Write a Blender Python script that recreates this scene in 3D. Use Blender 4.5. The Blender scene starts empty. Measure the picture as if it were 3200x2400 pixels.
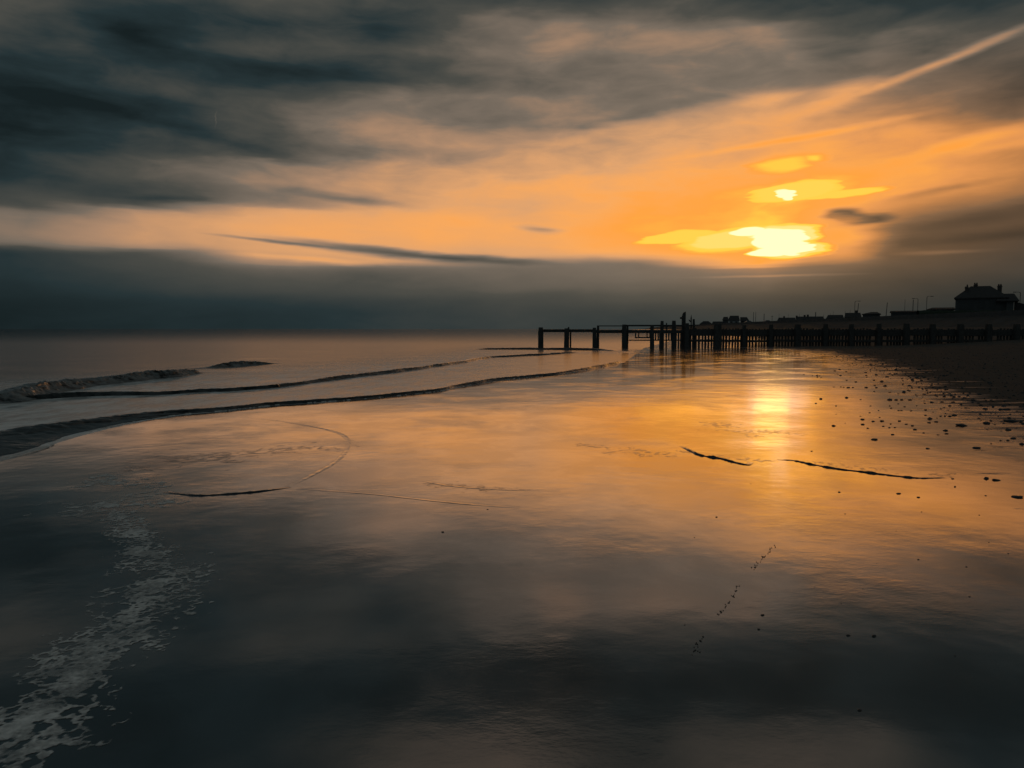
import bpy, bmesh, math, random
import numpy as np
from mathutils import Vector, Matrix, noise as mnoise

random.seed(7)
R = math.radians
scene = bpy.context.scene
col = scene.collection

# ------------------------------------------------------------------ camera
CAM_H = 1.6
LENS = 26.0
F_PX = 3200 * LENS / 36.0
HORIZON = 1028.0
PITCH = math.atan((1200 - HORIZON) / F_PX)
cam_d = bpy.data.cameras.new("camera")
cam_d.lens = LENS
cam_d.sensor_width = 36.0
cam_d.clip_start = 0.05
cam_d.clip_end = 60000
cam = bpy.data.objects.new("camera", cam_d)
cam.location = (0, 0, CAM_H)
cam.rotation_euler = (math.pi / 2 - PITCH, 0, 0)
col.objects.link(cam)
scene.camera = cam


def ray(px, py):
    u = (px - 1600) / F_PX
    v = -(py - 1200) / F_PX
    c, s = math.cos(PITCH), math.sin(PITCH)
    return Vector((u, c + v * s, -s + v * c))


def azel(px, py):
    d = ray(px, py).normalized()
    return math.degrees(math.atan2(d.x, d.y)), math.degrees(math.asin(d.z))


def at_y(px, py, Y):
    d = ray(px, py)
    k = Y / d.y
    return d.x * k, CAM_H + d.z * k


# ------------------------------------------------------------------ world
world = bpy.data.worlds.new("World")
scene.world = world
world.use_nodes = True
nt = world.node_tree
nt.nodes.clear()


class G:
    """tiny helper that adds nodes to a tree"""
    def __init__(self, tree):
        self.t = tree

    def n(self, kind, **kw):
        node = self.t.nodes.new(kind)
        for k, v in kw.items():
            setattr(node, k, v)
        return node

    def put(self, sock, val):
        if isinstance(val, bpy.types.NodeSocket):
            self.t.links.new(val, sock)
        elif val is not None:
            sock.default_value = val

    def m(self, op, a, b=None, c=None, clamp=False):
        node = self.n("ShaderNodeMath", operation=op, use_clamp=clamp)
        for s, v in zip(node.inputs, (a, b, c)):
            self.put(s, v)
        return node.outputs[0]

    def vm(self, op, a, b=None):
        node = self.n("ShaderNodeVectorMath", operation=op)
        self.put(node.inputs[0], a)
        if b is not None:
            self.put(node.inputs[1], b)
        return node.outputs["Value"] if op in ("LENGTH", "DOT_PRODUCT") else node.outputs[0]

    def xyz(self, x, y, z=0.0):
        node = self.n("ShaderNodeCombineXYZ")
        for s, v in zip(node.inputs, (x, y, z)):
            self.put(s, v)
        return node.outputs[0]

    def sep(self, v):
        node = self.n("ShaderNodeSeparateXYZ")
        self.put(node.inputs[0], v)
        return node.outputs

    def noise(self, vec, scale, detail=3.0, rough=0.5, color=False, dist=0.0):
        node = self.n("ShaderNodeTexNoise")
        self.put(node.inputs["Vector"], vec)
        node.inputs["Scale"].default_value = scale
        node.inputs["Detail"].default_value = detail
        node.inputs["Roughness"].default_value = rough
        node.inputs["Distortion"].default_value = dist
        return node.outputs["Color" if color else "Fac"]

    def map(self, v, a, b, c, d, smooth=True):
        node = self.n("ShaderNodeMapRange", interpolation_type="SMOOTHSTEP" if smooth else "LINEAR")
        node.inputs["From Min"].default_value = a
        node.inputs["From Max"].default_value = b
        node.inputs["To Min"].default_value = c
        node.inputs["To Max"].default_value = d
        self.put(node.inputs["Value"], v)
        return node.outputs[0]

    def mapping(self, vec, loc=(0, 0, 0), rot=(0, 0, 0), scale=(1, 1, 1), kind="POINT"):
        node = self.n("ShaderNodeMapping", vector_type=kind)
        self.put(node.inputs["Vector"], vec)
        node.inputs["Location"].default_value = loc
        node.inputs["Rotation"].default_value = rot
        node.inputs["Scale"].default_value = scale
        return node.outputs[0]

    def ramp(self, fac, stops):
        node = self.n("ShaderNodeValToRGB")
        els = node.color_ramp.elements
        while len(els) < len(stops):
            els.new(0.5)
        for e, (p, c) in zip(els, stops):
            e.position = p
            e.color = (*c, 1)
        self.put(node.inputs[0], fac)
        return node.outputs[0]


def lin(r, g, b):
    f = lambda c: (c / 255) / 12.92 if c / 255 <= 0.04045 else ((c / 255 + 0.055) / 1.055) ** 2.4
    return (f(r), f(g), f(b))


SUN_AZ, SUN_EL = azel(2425, 745)
g = G(nt)
tc = g.n("ShaderNodeTexCoord")
dirv = tc.outputs["Generated"]
dx, dy, dz = g.sep(dirv)
az = g.m("MULTIPLY", g.m("ARCTAN2", dx, dy), 57.29578)
el = g.m("MAXIMUM", g.m("MULTIPLY", g.m("ARCSINE", dz), 57.29578), 0.0)
ang = g.xyz(az, el)
stretch = g.mapping(dirv, scale=(1.0, 1.0, 3.6))
n1 = g.vm("SUBTRACT", g.noise(stretch, 4.0, 2, 0.5, True), (0.5, 0.5, 0.5))
stretch2 = g.mapping(dirv, scale=(1.0, 1.0, 7.0))
n2 = g.vm("SUBTRACT", g.noise(stretch2, 13.0, 3, 0.55, True), (0.5, 0.5, 0.5))
# the warp dies out towards the horizon, where the haze bank is smooth
calm = g.map(el, 0.5, 9.0, 0.25, 1.0)
n1s = g.vm("MULTIPLY", n1, g.xyz(g.m("MULTIPLY", calm, 6.0), g.m("MULTIPLY", calm, 2.0)))
n2s = g.vm("MULTIPLY", n2, g.xyz(g.m("MULTIPLY", calm, 2.0), g.m("MULTIPLY", calm, 0.45)))
warped = g.vm("ADD", g.vm("ADD", ang, n1s), n2s)
fine = g.vm("ADD", ang, g.vm("MULTIPLY", n2, (1.6, 0.45, 0)))
waz, wel, _ = g.sep(warped)

# cloud brightness against elevation at nine bearings (cloud thinness, 0 thick .. 1 clear to the sun)
ABOVE = {0: [(24.5, .2), (27, .14), (30, .2), (36, .18)],
         1: [(24.5, .13), (27, .12), (30, .16), (36, .18)]}
COLS = [
 (0, [(0,0.26),(100,0.19),(150,0.13),(200,0.1),(300,0.06),(400,0),(450,0.07),(500,0.05),(600,0.17),(640,0.22),(680,0.41),(720,0.43),(760,0.28),(790,0.1),(850,0.1),(900,0.07),(1000,0.03)]),
 (400, [(0,0.2),(80,0.09),(130,0.07),(200,0.17),(260,0.19),(330,0.11),(400,0.17),(480,0.22),(520,0.3),(560,0.27),(600,0.19),(630,0.25),(645,0.4),(670,0.61),(720,0.62),(760,0.5),(785,0.25),(830,0.22),(900,0.15),(1000,0.06)]),
 (800, [(0,0.25),(80,0.18),(150,0.25),(220,0.1),(260,0.13),(300,0.26),(360,0.32),(420,0.26),(470,0.26),(490,0.28),(510,0.45),(550,0.48),(600,0.41),(630,0.46),(650,0.65),(700,0.71),(740,0.67),(780,0.63),(810,0.5),(840,0.31),(900,0.23),(950,0.13),(1015,0.08)]),
 (1200, [(0,0.22),(60,0.15),(100,0.12),(150,0.25),(220,0.18),(260,0.3),(320,0.4),(360,0.43),(400,0.52),(430,0.55),(470,0.47),(500,0.57),(560,0.61),(620,0.62),(650,0.67),(690,0.74),(730,0.73),(780,0.67),(810,0.66),(825,0.52),(850,0.33),(900,0.28),(960,0.15),(1015,0.14)]),
 (1600, [(0,0.15),(60,0.3),(130,0.42),(200,0.36),(260,0.33),(320,0.42),(380,0.42),(420,0.53),(480,0.6),(540,0.65),(600,0.72),(660,0.7),(720,0.74),(780,0.68),(810,0.45),(840,0.37),(900,0.31),(960,0.19),(1015,0.18)]),
 (2000, [(0,0.25),(60,0.33),(120,0.43),(200,0.38),(260,0.38),(320,0.42),(360,0.5),(400,0.59),(480,0.66),(550,0.73),(620,0.76),(680,0.79),(720,0.82),(760,0.8),(800,0.6),(830,0.4),(870,0.36),(930,0.25),(1000,0.15)]),
 (2400, [(0,.13),(60,.3),(120,.45),(180,.42),(240,.42),(300,.55),(360,.65),(420,.68),(480,.74),(560,.79),(620,.8),(680,.82),(790,.82),(812,.8),(828,.5),(860,.4),(900,.3),(960,.17),(1000,.15)]),
 (2800, [(0,0.1),(60,0.13),(120,0.26),(180,0.32),(240,0.4),(300,0.46),(360,0.56),(420,0.66),(480,0.68),(540,0.74),(600,0.73),(640,0.6),(680,0.5),(720,0.43),(760,0.36),(800,0.33),(850,0.25),(900,0.17),(960,0.13)]),
 (3200, [(0,0.15),(60,0.2),(120,0.3),(180,0.26),(240,0.3),(300,0.36),(360,0.51),(420,0.66),(480,0.56),(540,0.51),(600,0.44),(660,0.31),(720,0.26),(800,0.23),(900,0.12),(1000,0.06)]),
]
EL_MAX = 45.0
elf = g.m("DIVIDE", wel, EL_MAX, clamp=True)
HIGH = {0: (.12, .06, .12, .16), 400: (.1, .05, .10, .16), 800: (.09, .04, .14, .16), 1200: (.04, .03, .34, .16), 1600: (.03, .03, .40, .14),
        2000: (.04, .03, .24, .16), 2400: (.04, .03, .38, .14), 2800: (.04, .03, .34, .14), 3200: (.07, .05, .16, .16)}
azs, vals = [], []
for x, pts in COLS:
    node = g.n("ShaderNodeFloatCurve")
    cu = node.mapping.curves[0]
    pp = []
    for y, t in pts:
        pp.append((azel(x, y)[1] / EL_MAX, t / 1.2))
    top = azel(x, 0)[1]
    h = HIGH[x]
    pp += [((top + 2.0) / EL_MAX, h[0] / 1.2), ((top + 4.2) / EL_MAX, h[1] / 1.2), ((top + 7.0) / EL_MAX, h[2] / 1.2), (1.0, h[3] / 1.2)]
    pp.append((0.0, pts[-1][1] / 1.2))
    pp.sort()
    while len(cu.points) < len(pp):
        cu.points.new(0.5, 0.5)
    for p, (a, b) in zip(cu.points, pp):
        p.location = (a, b)
        p.handle_type = "AUTO_CLAMPED"
    node.mapping.update()
    g.put(node.inputs["Value"], elf)
    azs.append(azel(x, 600)[0])
    vals.append(node.outputs[0])
total = vals[0]
for k in range(1, len(vals)):
    w = g.map(waz, azs[k - 1], azs[k], 0, 1, smooth=False)
    w = g.m("MULTIPLY_ADD", w, 0.5, g.m("MULTIPLY", g.m("SMOOTH_MIN", w, w, 0.0), 0.5))
    total = g.m("MULTIPLY_ADD", g.m("SUBTRACT", vals[k], total), w, total)
t = g.m("MULTIPLY", total, 1.2)

# soft wisps over everything
wn = g.noise(g.mapping(dirv, rot=(0, R(-14), 0), scale=(1.0, 1.0, 2.4)), 5.0, 4, 0.5)
t = g.m("ADD", t, g.m("MULTIPLY", g.m("MULTIPLY", g.m("SUBTRACT", wn, 0.5), 0.22), calm))


wn2 = g.noise(g.mapping(dirv, rot=(0, R(10), 0), scale=(1.0, 1.0, 3.6)), 13.0, 5, 0.55, dist=0.35)
high = g.map(el, 6.0, 13.0, 0.25, 1.0)
t = g.m("ADD", t, g.m("MULTIPLY", g.m("MULTIPLY", g.m("SUBTRACT", wn2, 0.5), 0.24), high))


def feature(t, px, py, hw, hh, amp, tilt=0.0, hard=0.0, vec=None, mode="ADD"):
    a, e = azel(px, py)
    k = 57.29578 / F_PX
    mp = g.mapping(vec or fine, loc=(a, e, 0), rot=(0, 0, R(tilt)), scale=(hw * k, hh * k, 1), kind="TEXTURE")
    ln = g.vm("LENGTH", mp)
    v = g.map(ln, hard, 1.0, amp, 0.0)
    return g.m("MAXIMUM" if mode == "MAX" else "ADD", t, v)


def streak_seg(t, p0, p1, half, amp, hard=0.0, vec=None):
    """a straight streak between two pixels, tapering at both ends"""
    a0, e0 = azel(*p0)
    a1, e1 = azel(*p1)
    k = 57.29578 / F_PX
    mp = g.mapping(vec or thin, loc=((a0 + a1) / 2, (e0 + e1) / 2, 0), rot=(0, 0, math.atan2(e1 - e0, a1 - a0)),
                   scale=(math.hypot(a1 - a0, e1 - e0) / 2, half * k, 1), kind="TEXTURE")
    return g.m("ADD", t, g.map(g.vm("LENGTH", mp), hard, 1.0, amp, 0.0))


thin = g.vm("ADD", ang, g.vm("MULTIPLY", n2, (0.5, 0.22, 0)))
for f in [
    ((3480, -35), (2600, 326), 19, .27), ((2890, 204), (2400, 376), 46, .22), ((2800, 232), (2080, 362), 26, .10),
    ((3200, 285), (1960, 515), 15, .12), ((3420, 330), (2680, 535), 30, .12), ((3300, 420), (2900, 500), 16, .07),
]:
    t = streak_seg(t, *f)
for f in [
    (2450, 150, 260, 60, .06, -38), (1750, 130, 200, 90, .07, 30), (2790, 130, 220, 60, .07, 14),
    (1350, 400, 230, 34, .03, 5), (1950, 370, 380, 28, -.10, 10), (1750, 395, 160, 24, -.08, 4),
    (700, 440, 420, 32, -.10, -11), (1080, 620, 300, 22, -.12, -6), (560, 622, 150, 16, -.12, 3),
    (860, 755, 240, 8, -.2, -4.5), (1180, 785, 420, 24, -.32, -5.5), (1480, 808, 340, 18, -.2, -3),
    (1690, 718, 110, 17, -.16, -7), (1000, 815, 330, 14, .10, -3),
    (1000, 225, 300, 50, -.10, -3), (480, 80, 220, 100, -.08, 10), (160, 340, 260, 100, -.06, 0),
    (2635, 668, 75, 26, -.42, -2), (2710, 686, 95, 20, -.34, 3), (2900, 600, 220, 18, -.12, 6),
    (3000, 690, 420, 40, -.12, 8), (3000, 745, 460, 26, -.10, 2), (2950, 788, 160, 9, .12, 0),
    (2670, 755, 150, 75, .22, 5), (2350, 835, 220, 6, .08, 0), (2430, 862, 330, 6, .10, 0),
    (674, 370, 34, 3, .08, 76),
]:
    t = feature(t, f[0], f[1], f[2], f[3], f[4], f[5], vec=thin if f[3] < 10 else None)
# glow round the sun and the burnt-through openings in the cloud
for f in [(2420, 720, 700, 210, .05, 0, 0), (2500, 490, 190, 46, .05, 4, .2), (2440, 600, 330, 46, .04, 3, .3)]:
    t = feature(t, f[0], f[1], f[2], f[3], f[4], f[5], f[6])
jag = g.vm("ADD", ang, g.vm("MULTIPLY", n2, (3.6, 0.5, 0)))
for f in [
    (2480, 596, 290, 62, .935, 4, .35), (2610, 606, 320, 30, .925, 3, .2), (2450, 515, 330, 92, .90, 5, .1), (2550, 492, 250, 46, .91, -4, .0),
    (2310, 745, 500, 92, .945, 5, .25), (2440, 738, 260, 88, .955, 0, .3), (2120, 740, 280, 44, .93, 6, .3), (2485, 785, 230, 48, .95, 4, .3),
    (2430, 748, 235, 108, 1.12, 0, .1), (2345, 724, 240, 46, 1.05, 3, .1), (2490, 782, 180, 48, 1.08, 3, .1), (2410, 788, 200, 46, 1.08, 0, .1),
]:
    t = feature(t, f[0], f[1], f[2], f[3], f[4], f[5], f[6], vec=jag, mode="MAX")
jag2 = g.vm("ADD", ang, g.vm("MULTIPLY", n2, (2.6, 0.5, 0)))
t = feature(t, 2452, 603, 135, 56, 1.10, 0, .0, vec=jag2, mode="MAX")
t = feature(t, 2462, 616, 72, 40, 1.06, 0, .0, vec=jag2, mode="MAX")
# the haze bank low over the land hides the lower rim
t = g.m("MAXIMUM", t, 0.0)
sky_col = g.ramp(t, [
    (0.0, lin(20, 30, 32)), (0.12, lin(37, 50, 53)), (0.27, lin(74, 74, 69)), (0.42, lin(118, 106, 94)),
    (0.55, lin(170, 134, 106)), (0.67, lin(220, 160, 108)), (0.76, lin(244, 166, 92)), (0.83, lin(252, 160, 66)),
    (0.87, (1.02, 0.42, 0.05)), (0.90, (1.45, 0.575, 0.055)), (0.935, (1.5, 0.62, 0.07)), (1.0, (1.9, 1.05, 0.56))])
# cloud lit from behind low round the sun turns redder brown
warm_col = g.ramp(t, [
    (0.0, lin(26, 27, 25)), (0.15, lin(58, 48, 40)), (0.3, lin(92, 71, 54)), (0.42, lin(124, 92, 66)), (0.55, lin(176, 118, 70)),
    (0.68, lin(226, 148, 80)), (0.76, lin(246, 161, 74)), (0.83, lin(252, 158, 60)), (0.87, (1.02, 0.42, 0.05)), (0.90, (1.45, 0.575, 0.055)), (0.935, (1.5, 0.62, 0.07)), (1.0, (1.9, 1.05, 0.56))])
wmask = feature(feature(0.0, 2950, 580, 1000, 420, 1.0, 4, 0.2), 2450, 700, 900, 160, 0.6, 0, 0.1)
wm = g.n("ShaderNodeMixRGB")
g.put(wm.inputs[0], g.m("MINIMUM", wmask, 1.0))
g.put(wm.inputs[1], sky_col)
g.put(wm.inputs[2], warm_col)
# unseen sky away from the sunset: even blue grey, brightened as cool fill light
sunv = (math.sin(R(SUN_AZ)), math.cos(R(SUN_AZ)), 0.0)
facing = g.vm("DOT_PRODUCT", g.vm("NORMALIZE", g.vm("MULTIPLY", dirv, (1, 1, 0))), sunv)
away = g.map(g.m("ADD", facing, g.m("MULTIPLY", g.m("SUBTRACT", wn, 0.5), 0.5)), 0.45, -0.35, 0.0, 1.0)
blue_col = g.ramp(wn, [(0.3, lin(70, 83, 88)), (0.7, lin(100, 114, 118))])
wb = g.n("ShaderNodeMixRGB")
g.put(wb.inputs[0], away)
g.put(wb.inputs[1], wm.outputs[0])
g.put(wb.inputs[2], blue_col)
nish = g.n("ShaderNodeTexSky", sky_type="NISHITA", sun_disc=False)
nish.sun_elevation = R(SUN_EL)
nish.sun_rotation = R(SUN_AZ)
nish.dust_density = 4.0
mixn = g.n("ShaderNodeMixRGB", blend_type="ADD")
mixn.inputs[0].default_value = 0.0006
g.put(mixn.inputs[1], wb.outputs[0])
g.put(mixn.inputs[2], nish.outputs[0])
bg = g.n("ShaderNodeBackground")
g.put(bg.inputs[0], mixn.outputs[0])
bg.inputs[1].default_value = 1.0
wo = g.n("ShaderNodeOutputWorld")
g.put(wo.inputs[0], bg.outputs[0])
world.cycles.sampling_method = "MANUAL"
world.cycles.sample_map_resolution = 1024

# ------------------------------------------------------------------ sun (veiled by cloud)
sd = bpy.data.lights.new("sun", "SUN")
sd.energy = 0.0018
sd.angle = R(2.6)
sd.color = (1.0, 0.60, 0.06)
sun = bpy.data.objects.new("sun", sd)
sdir = Vector((math.sin(R(SUN_AZ)) * math.cos(R(SUN_EL)), math.cos(R(SUN_AZ)) * math.cos(R(SUN_EL)), math.sin(R(SUN_EL))))
sun.rotation_euler = sdir.to_track_quat("Z", "Y").to_euler()
sun.location = (40, 110, 30)
col.objects.link(sun)

vs = scene.view_settings
vs.view_transform = "Standard"
vs.look = "None"
vs.exposure = 0.04
vs.gamma = 1.0
vs.use_curve_mapping = False
scene.cycles.use_denoising = True
scene.cycles.max_bounces = 4

# ------------------------------------------------------------------ helpers


def tag(o, label=None, cat=None, group=None, kind=None):
    for k, v in (("label", label), ("category", cat), ("group", group), ("kind", kind)):
        if v:
            o[k] = v
    return o


def link(name, mesh, mat=None, parent=None, loc=(0, 0, 0), rot=(0, 0, 0)):
    o = bpy.data.objects.new(name, mesh)
    col.objects.link(o)
    if mat and not mesh.materials:
        mesh.materials.append(mat)
    o.location = loc
    o.rotation_euler = rot
    if parent:
        o.parent = parent
    return o


def empty(name, loc, rz=0.0):
    o = bpy.data.objects.new(name, None)
    o.empty_display_size = 0.3
    o.location = loc
    o.rotation_euler = (0, 0, rz)
    col.objects.link(o)
    return o


def mesh_from(name, verts, faces, smooth=False):
    me = bpy.data.meshes.new(name)
    me.from_pydata([tuple(map(float, v)) for v in verts], [], faces)
    me.update()
    if smooth:
        me.polygons.foreach_set("use_smooth", [True] * len(me.polygons))
    return me


def box_mesh(name, x0, x1, y0, y1, z0, z1, bevel=0.0, taper=0.0):
    v = [(x0, y0, z0), (x1, y0, z0), (x1, y1, z0), (x0, y1, z0), (x0, y0, z1), (x1, y0, z1), (x1, y1, z1), (x0, y1, z1)]
    if taper:
        cx, cy = (x0 + x1) / 2, (y0 + y1) / 2
        v = v[:4] + [(cx + (a - cx) * (1 - taper), cy + (b - cy) * (1 - taper), c) for a, b, c in v[4:]]
    f = [(3, 2, 1, 0), (4, 5, 6, 7), (0, 1, 5, 4), (1, 2, 6, 5), (2, 3, 7, 6), (3, 0, 4, 7)]
    me = mesh_from(name, v, f)
    if bevel:
        bm = bmesh.new()
        bm.from_mesh(me)
        bmesh.ops.bevel(bm, geom=bm.edges[:], offset=bevel, segments=1, affect="EDGES")
        bm.to_mesh(me)
        bm.free()
    return me


def tube_mesh(name, pts, rads, n=8):
    """tapered tube along a polyline"""
    verts, faces = [], []
    pts = [Vector(p) for p in pts]
    for i, p in enumerate(pts):
        a = pts[max(i - 1, 0)]
        b = pts[min(i + 1, len(pts) - 1)]
        q = (b - a).to_track_quat("Z", "Y")
        for k in range(n):
            th = 2 * math.pi * k / n
            verts.append(p + q @ Vector((math.cos(th) * rads[i], math.sin(th) * rads[i], 0)))
    for i in range(len(pts) - 1):
        for k in range(n):
            faces.append((i * n + k, i * n + (k + 1) % n, (i + 1) * n + (k + 1) % n, (i + 1) * n + k))
    faces.append(tuple(range(n))[::-1])
    faces.append(tuple((len(pts) - 1) * n + k for k in range(n)))
    return mesh_from(name, verts, faces, True)


_rng = np.random.RandomState(11)
_perm = np.concatenate([_rng.permutation(256)] * 2)
_grad = _rng.rand(256) * 2 * np.pi


def perlin(x, y):
    xi = np.floor(x).astype(int)
    yi = np.floor(y).astype(int)
    xf, yf = x - xi, y - yi
    u = xf * xf * xf * (xf * (xf * 6 - 15) + 10)
    v = yf * yf * yf * (yf * (yf * 6 - 15) + 10)

    def gr(ix, iy, fx, fy):
        a = _grad[_perm[(_perm[ix & 255] + iy) & 255]]
        return np.cos(a) * fx + np.sin(a) * fy
    a = gr(xi, yi, xf, yf)
    b = gr(xi + 1, yi, xf - 1, yf)
    c = gr(xi, yi + 1, xf, yf - 1)
    d = gr(xi + 1, yi + 1, xf - 1, yf - 1)
    return (a * (1 - u) + b * u) * (1 - v) + (c * (1 - u) + d * u) * v


def fbm(x, y, octv=4, gain=0.5):
    s, a = 0.0, 1.0
    for k in range(octv):
        s = s + a * perlin(x + 17.3 * k, y - 9.1 * k)
        x, y, a = x * 2.03, y * 2.03, a * gain
    return s


# ------------------------------------------------------------------ materials
def material(name):
    m = bpy.data.materials.new(name)
    m.use_nodes = True
    m.node_tree.nodes.clear()
    h = G(m.node_tree)
    out = h.n("ShaderNodeOutputMaterial")
    return m, h, out


def plain(name, color, rough=0.8, spec=0.3, var=0.35, scale=3.0, bump=0.3, bscale=20.0, bdist=0.01):
    m, h, out = material(name)
    pos = h.n("ShaderNodeTexCoord").outputs["Object"]
    b = h.n("ShaderNodeBsdfPrincipled")
    nz = h.noise(pos, scale, 5, 0.6)
    c = h.ramp(nz, [(0.25, tuple(x * (1 - var) for x in color)), (0.75, tuple(min(1, x * (1 + var)) for x in color))])
    h.put(b.inputs["Base Color"], c)
    b.inputs["Roughness"].default_value = rough
    b.inputs["Specular IOR Level"].default_value = spec
    bp = h.n("ShaderNodeBump")
    bp.inputs["Strength"].default_value = bump
    bp.inputs["Distance"].default_value = bdist
    h.put(bp.inputs["Height"], h.noise(pos, bscale, 4, 0.6))
    h.put(b.inputs["Normal"], bp.outputs[0])
    h.put(out.inputs[0], b.outputs[0])
    return m


def wet_shader(h, diff_col, f0, power, rough, normal, film=1.0):
    """mirror film of water over a dark body; reflectance rises towards grazing"""
    dif = h.n("ShaderNodeBsdfDiffuse")
    h.put(dif.inputs["Color"], diff_col)
    dif.inputs["Roughness"].default_value = 0.4
    gl = h.n("ShaderNodeBsdfGlossy")
    gl.inputs["Color"].default_value = (0.98, 0.965, 0.985, 1)
    h.put(gl.inputs["Roughness"], rough)
    if normal is not None:
        h.put(gl.inputs["Normal"], normal)
        h.put(dif.inputs["Normal"], normal)
    geo = h.n("ShaderNodeNewGeometry")
    cosv = h.vm("DOT_PRODUCT", geo.outputs["Incoming"], normal if normal is not None else geo.outputs["Normal"])
    cosv = h.m("MAXIMUM", cosv, 0.0)
    fr = h.m("POWER", h.m("SUBTRACT", 1.0, cosv, clamp=True), power)
    fr = h.m("MULTIPLY_ADD", fr, 1 - f0, f0)
    fr = h.m("MULTIPLY", fr, film)
    mx = h.n("ShaderNodeMixShader")
    h.put(mx.inputs[0], fr)
    h.put(mx.inputs[1], dif.outputs[0])
    h.put(mx.inputs[2], gl.outputs[0])
    return mx.outputs[0]


# beach: wet mirror sand running into dull drier shingle on the right
M_SAND, h, out = material("wet_sand")
pos = h.n("ShaderNodeNewGeometry").outputs["Position"]
px_, py_, pz_ = h.sep(pos)
dry_at = h.n("ShaderNodeAttribute", attribute_name="dry").outputs["Fac"]
streak = h.noise(h.mapping(pos, scale=(0.35, 1.6, 1)), 1.6, 5, 0.62)
patch = h.noise(pos, 0.55, 4, 0.6)
dryf = h.m("ADD", dry_at, h.m("MULTIPLY", h.m("SUBTRACT", streak, 0.5), 1.5))
dryf = h.map(dryf, 0.30, 0.70, 0.0, 1.0)
wetcol = h.ramp(h.noise(pos, 3.0, 6, 0.65), [(0.3, (0.016, 0.014, 0.012)), (0.7, (0.032, 0.026, 0.021))])
drycol = h.ramp(h.noise(pos, 14.0, 6, 0.7), [(0.3, (0.030, 0.025, 0.020)), (0.7, (0.075, 0.060, 0.047))])
mc = h.n("ShaderNodeMixRGB")
h.put(mc.inputs[0], dryf)
h.put(mc.inputs[1], wetcol)
h.put(mc.inputs[2], drycol)
# ripples: millimetre relief, stronger in patches
rip = h.noise(h.mapping(pos, rot=(0, 0, R(-18)), scale=(1.0, 1.6, 1)), 8.0, 4, 0.6)
fine_n = h.noise(h.mapping(pos, scale=(1, 1.6, 1)), 38.0, 3, 0.5)
lump = h.noise(pos, 1.1, 3, 0.5)
amt = h.map(patch, 0.46, 0.66, 0.15, 1.0)
height = h.m("ADD", h.m("MULTIPLY", h.m("MULTIPLY", rip, amt), 0.0015), h.m("MULTIPLY", h.m("MULTIPLY", fine_n, amt), 0.0004))
height = h.m("ADD", height, h.m("MULTIPLY", lump, 0.0035))
height = h.m("ADD", height, h.m("MULTIPLY", h.m("MULTIPLY", dryf, h.noise(pos, 22.0, 5, 0.7)), 0.02))
bp = h.n("ShaderNodeBump")
bp.inputs["Strength"].default_value = 1.0
bp.inputs["Distance"].default_value = 1.0
h.put(bp.inputs["Height"], height)
rgh = h.m("ADD", h.map(patch, 0.45, 0.7, 0.09, 0.17), h.m("MULTIPLY", dryf, 0.35))
mott = h.noise(pos, 0.9, 6, 0.68, dist=0.6)
film = h.m("MULTIPLY", h.m("SUBTRACT", 1.0, h.m("MULTIPLY", dryf, 0.93)), h.map(mott, 0.40, 0.64, 0.83, 0.95))
h.put(out.inputs[0], wet_shader(h, mc.outputs[0], 0.22, 2.3, rgh, bp.outputs[0], film))


def water_material(name, foamy=0.0, bump=1.0, rough=0.12, f0=0.04, power=3.6, surf=False):
    m, h, out = material(name)
    pos = h.n("ShaderNodeNewGeometry").outputs["Position"]
    rot = h.mapping(pos, rot=(0, 0, R(-20)), scale=(2.0, 0.9, 1))
    a = h.noise(rot, 0.35, 4, 0.55)
    b = h.noise(rot, 1.6, 4, 0.6)
    c = h.noise(rot, 9.0, 3, 0.55)
    height = h.m("ADD", h.m("MULTIPLY", a, 0.055 * bump), h.m("ADD", h.m("MULTIPLY", b, 0.012 * bump), h.m("MULTIPLY", c, 0.003 * bump)))
    bp = h.n("ShaderNodeBump")
    bp.inputs["Strength"].default_value = 1.0
    bp.inputs["Distance"].default_value = 1.0
    if surf:
        height = h.m("MULTIPLY", height, h.map(h.m("DIVIDE", 1.0, h.m("MAXIMUM", h.sep(pos)[1], 5.0)), 1 / 2000, 1 / 100, 0.06, 1.0, smooth=False))
    h.put(bp.inputs["Height"], height)
    fo = h.noise(pos, 2.6, 6, 0.7)
    colr = h.ramp(fo, [(0.42, (0.010, 0.014, 0.014)), (0.62, tuple(0.012 + foamy * x for x in (0.9, 0.95, 0.93)))])
    film = h.map(fo, 0.42, 0.62, 1.0, 1.0 - min(0.9, foamy * 3.0))
    if surf:  # aerated grey water between the breakers
        at_ = h.n("ShaderNodeAttribute", attribute_name="surf").outputs["Fac"]
        k = h.m("MULTIPLY", at_, h.map(h.noise(h.mapping(pos, rot=(0, 0, R(-20)), scale=(1.6, .7, 1)), 1.3, 6, 0.68), 0.38, 0.6, 0.5, 1.0))
        mxc = h.n("ShaderNodeMixRGB")
        h.put(mxc.inputs[0], k)
        h.put(mxc.inputs[1], colr)
        mxc.inputs[2].default_value = (0.70, 0.685, 0.65, 1)
        colr = mxc.outputs[0]
        sh = h.n("ShaderNodeAttribute", attribute_name="shallow").outputs["Fac"]
        film = h.m("SUBTRACT", h.m("MULTIPLY_ADD", sh, 0.12, 0.76), h.m("MULTIPLY", k, 0.4))
    if surf:
        rough = h.map(h.m("DIVIDE", 1.0, h.m("MAXIMUM", h.sep(pos)[1], 5.0)), 1 / 2000, 1 / 80, 0.05, 0.17, smooth=False)
    h.put(out.inputs[0], wet_shader(h, colr, f0, power, rough, bp.outputs[0], film))
    return m


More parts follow.
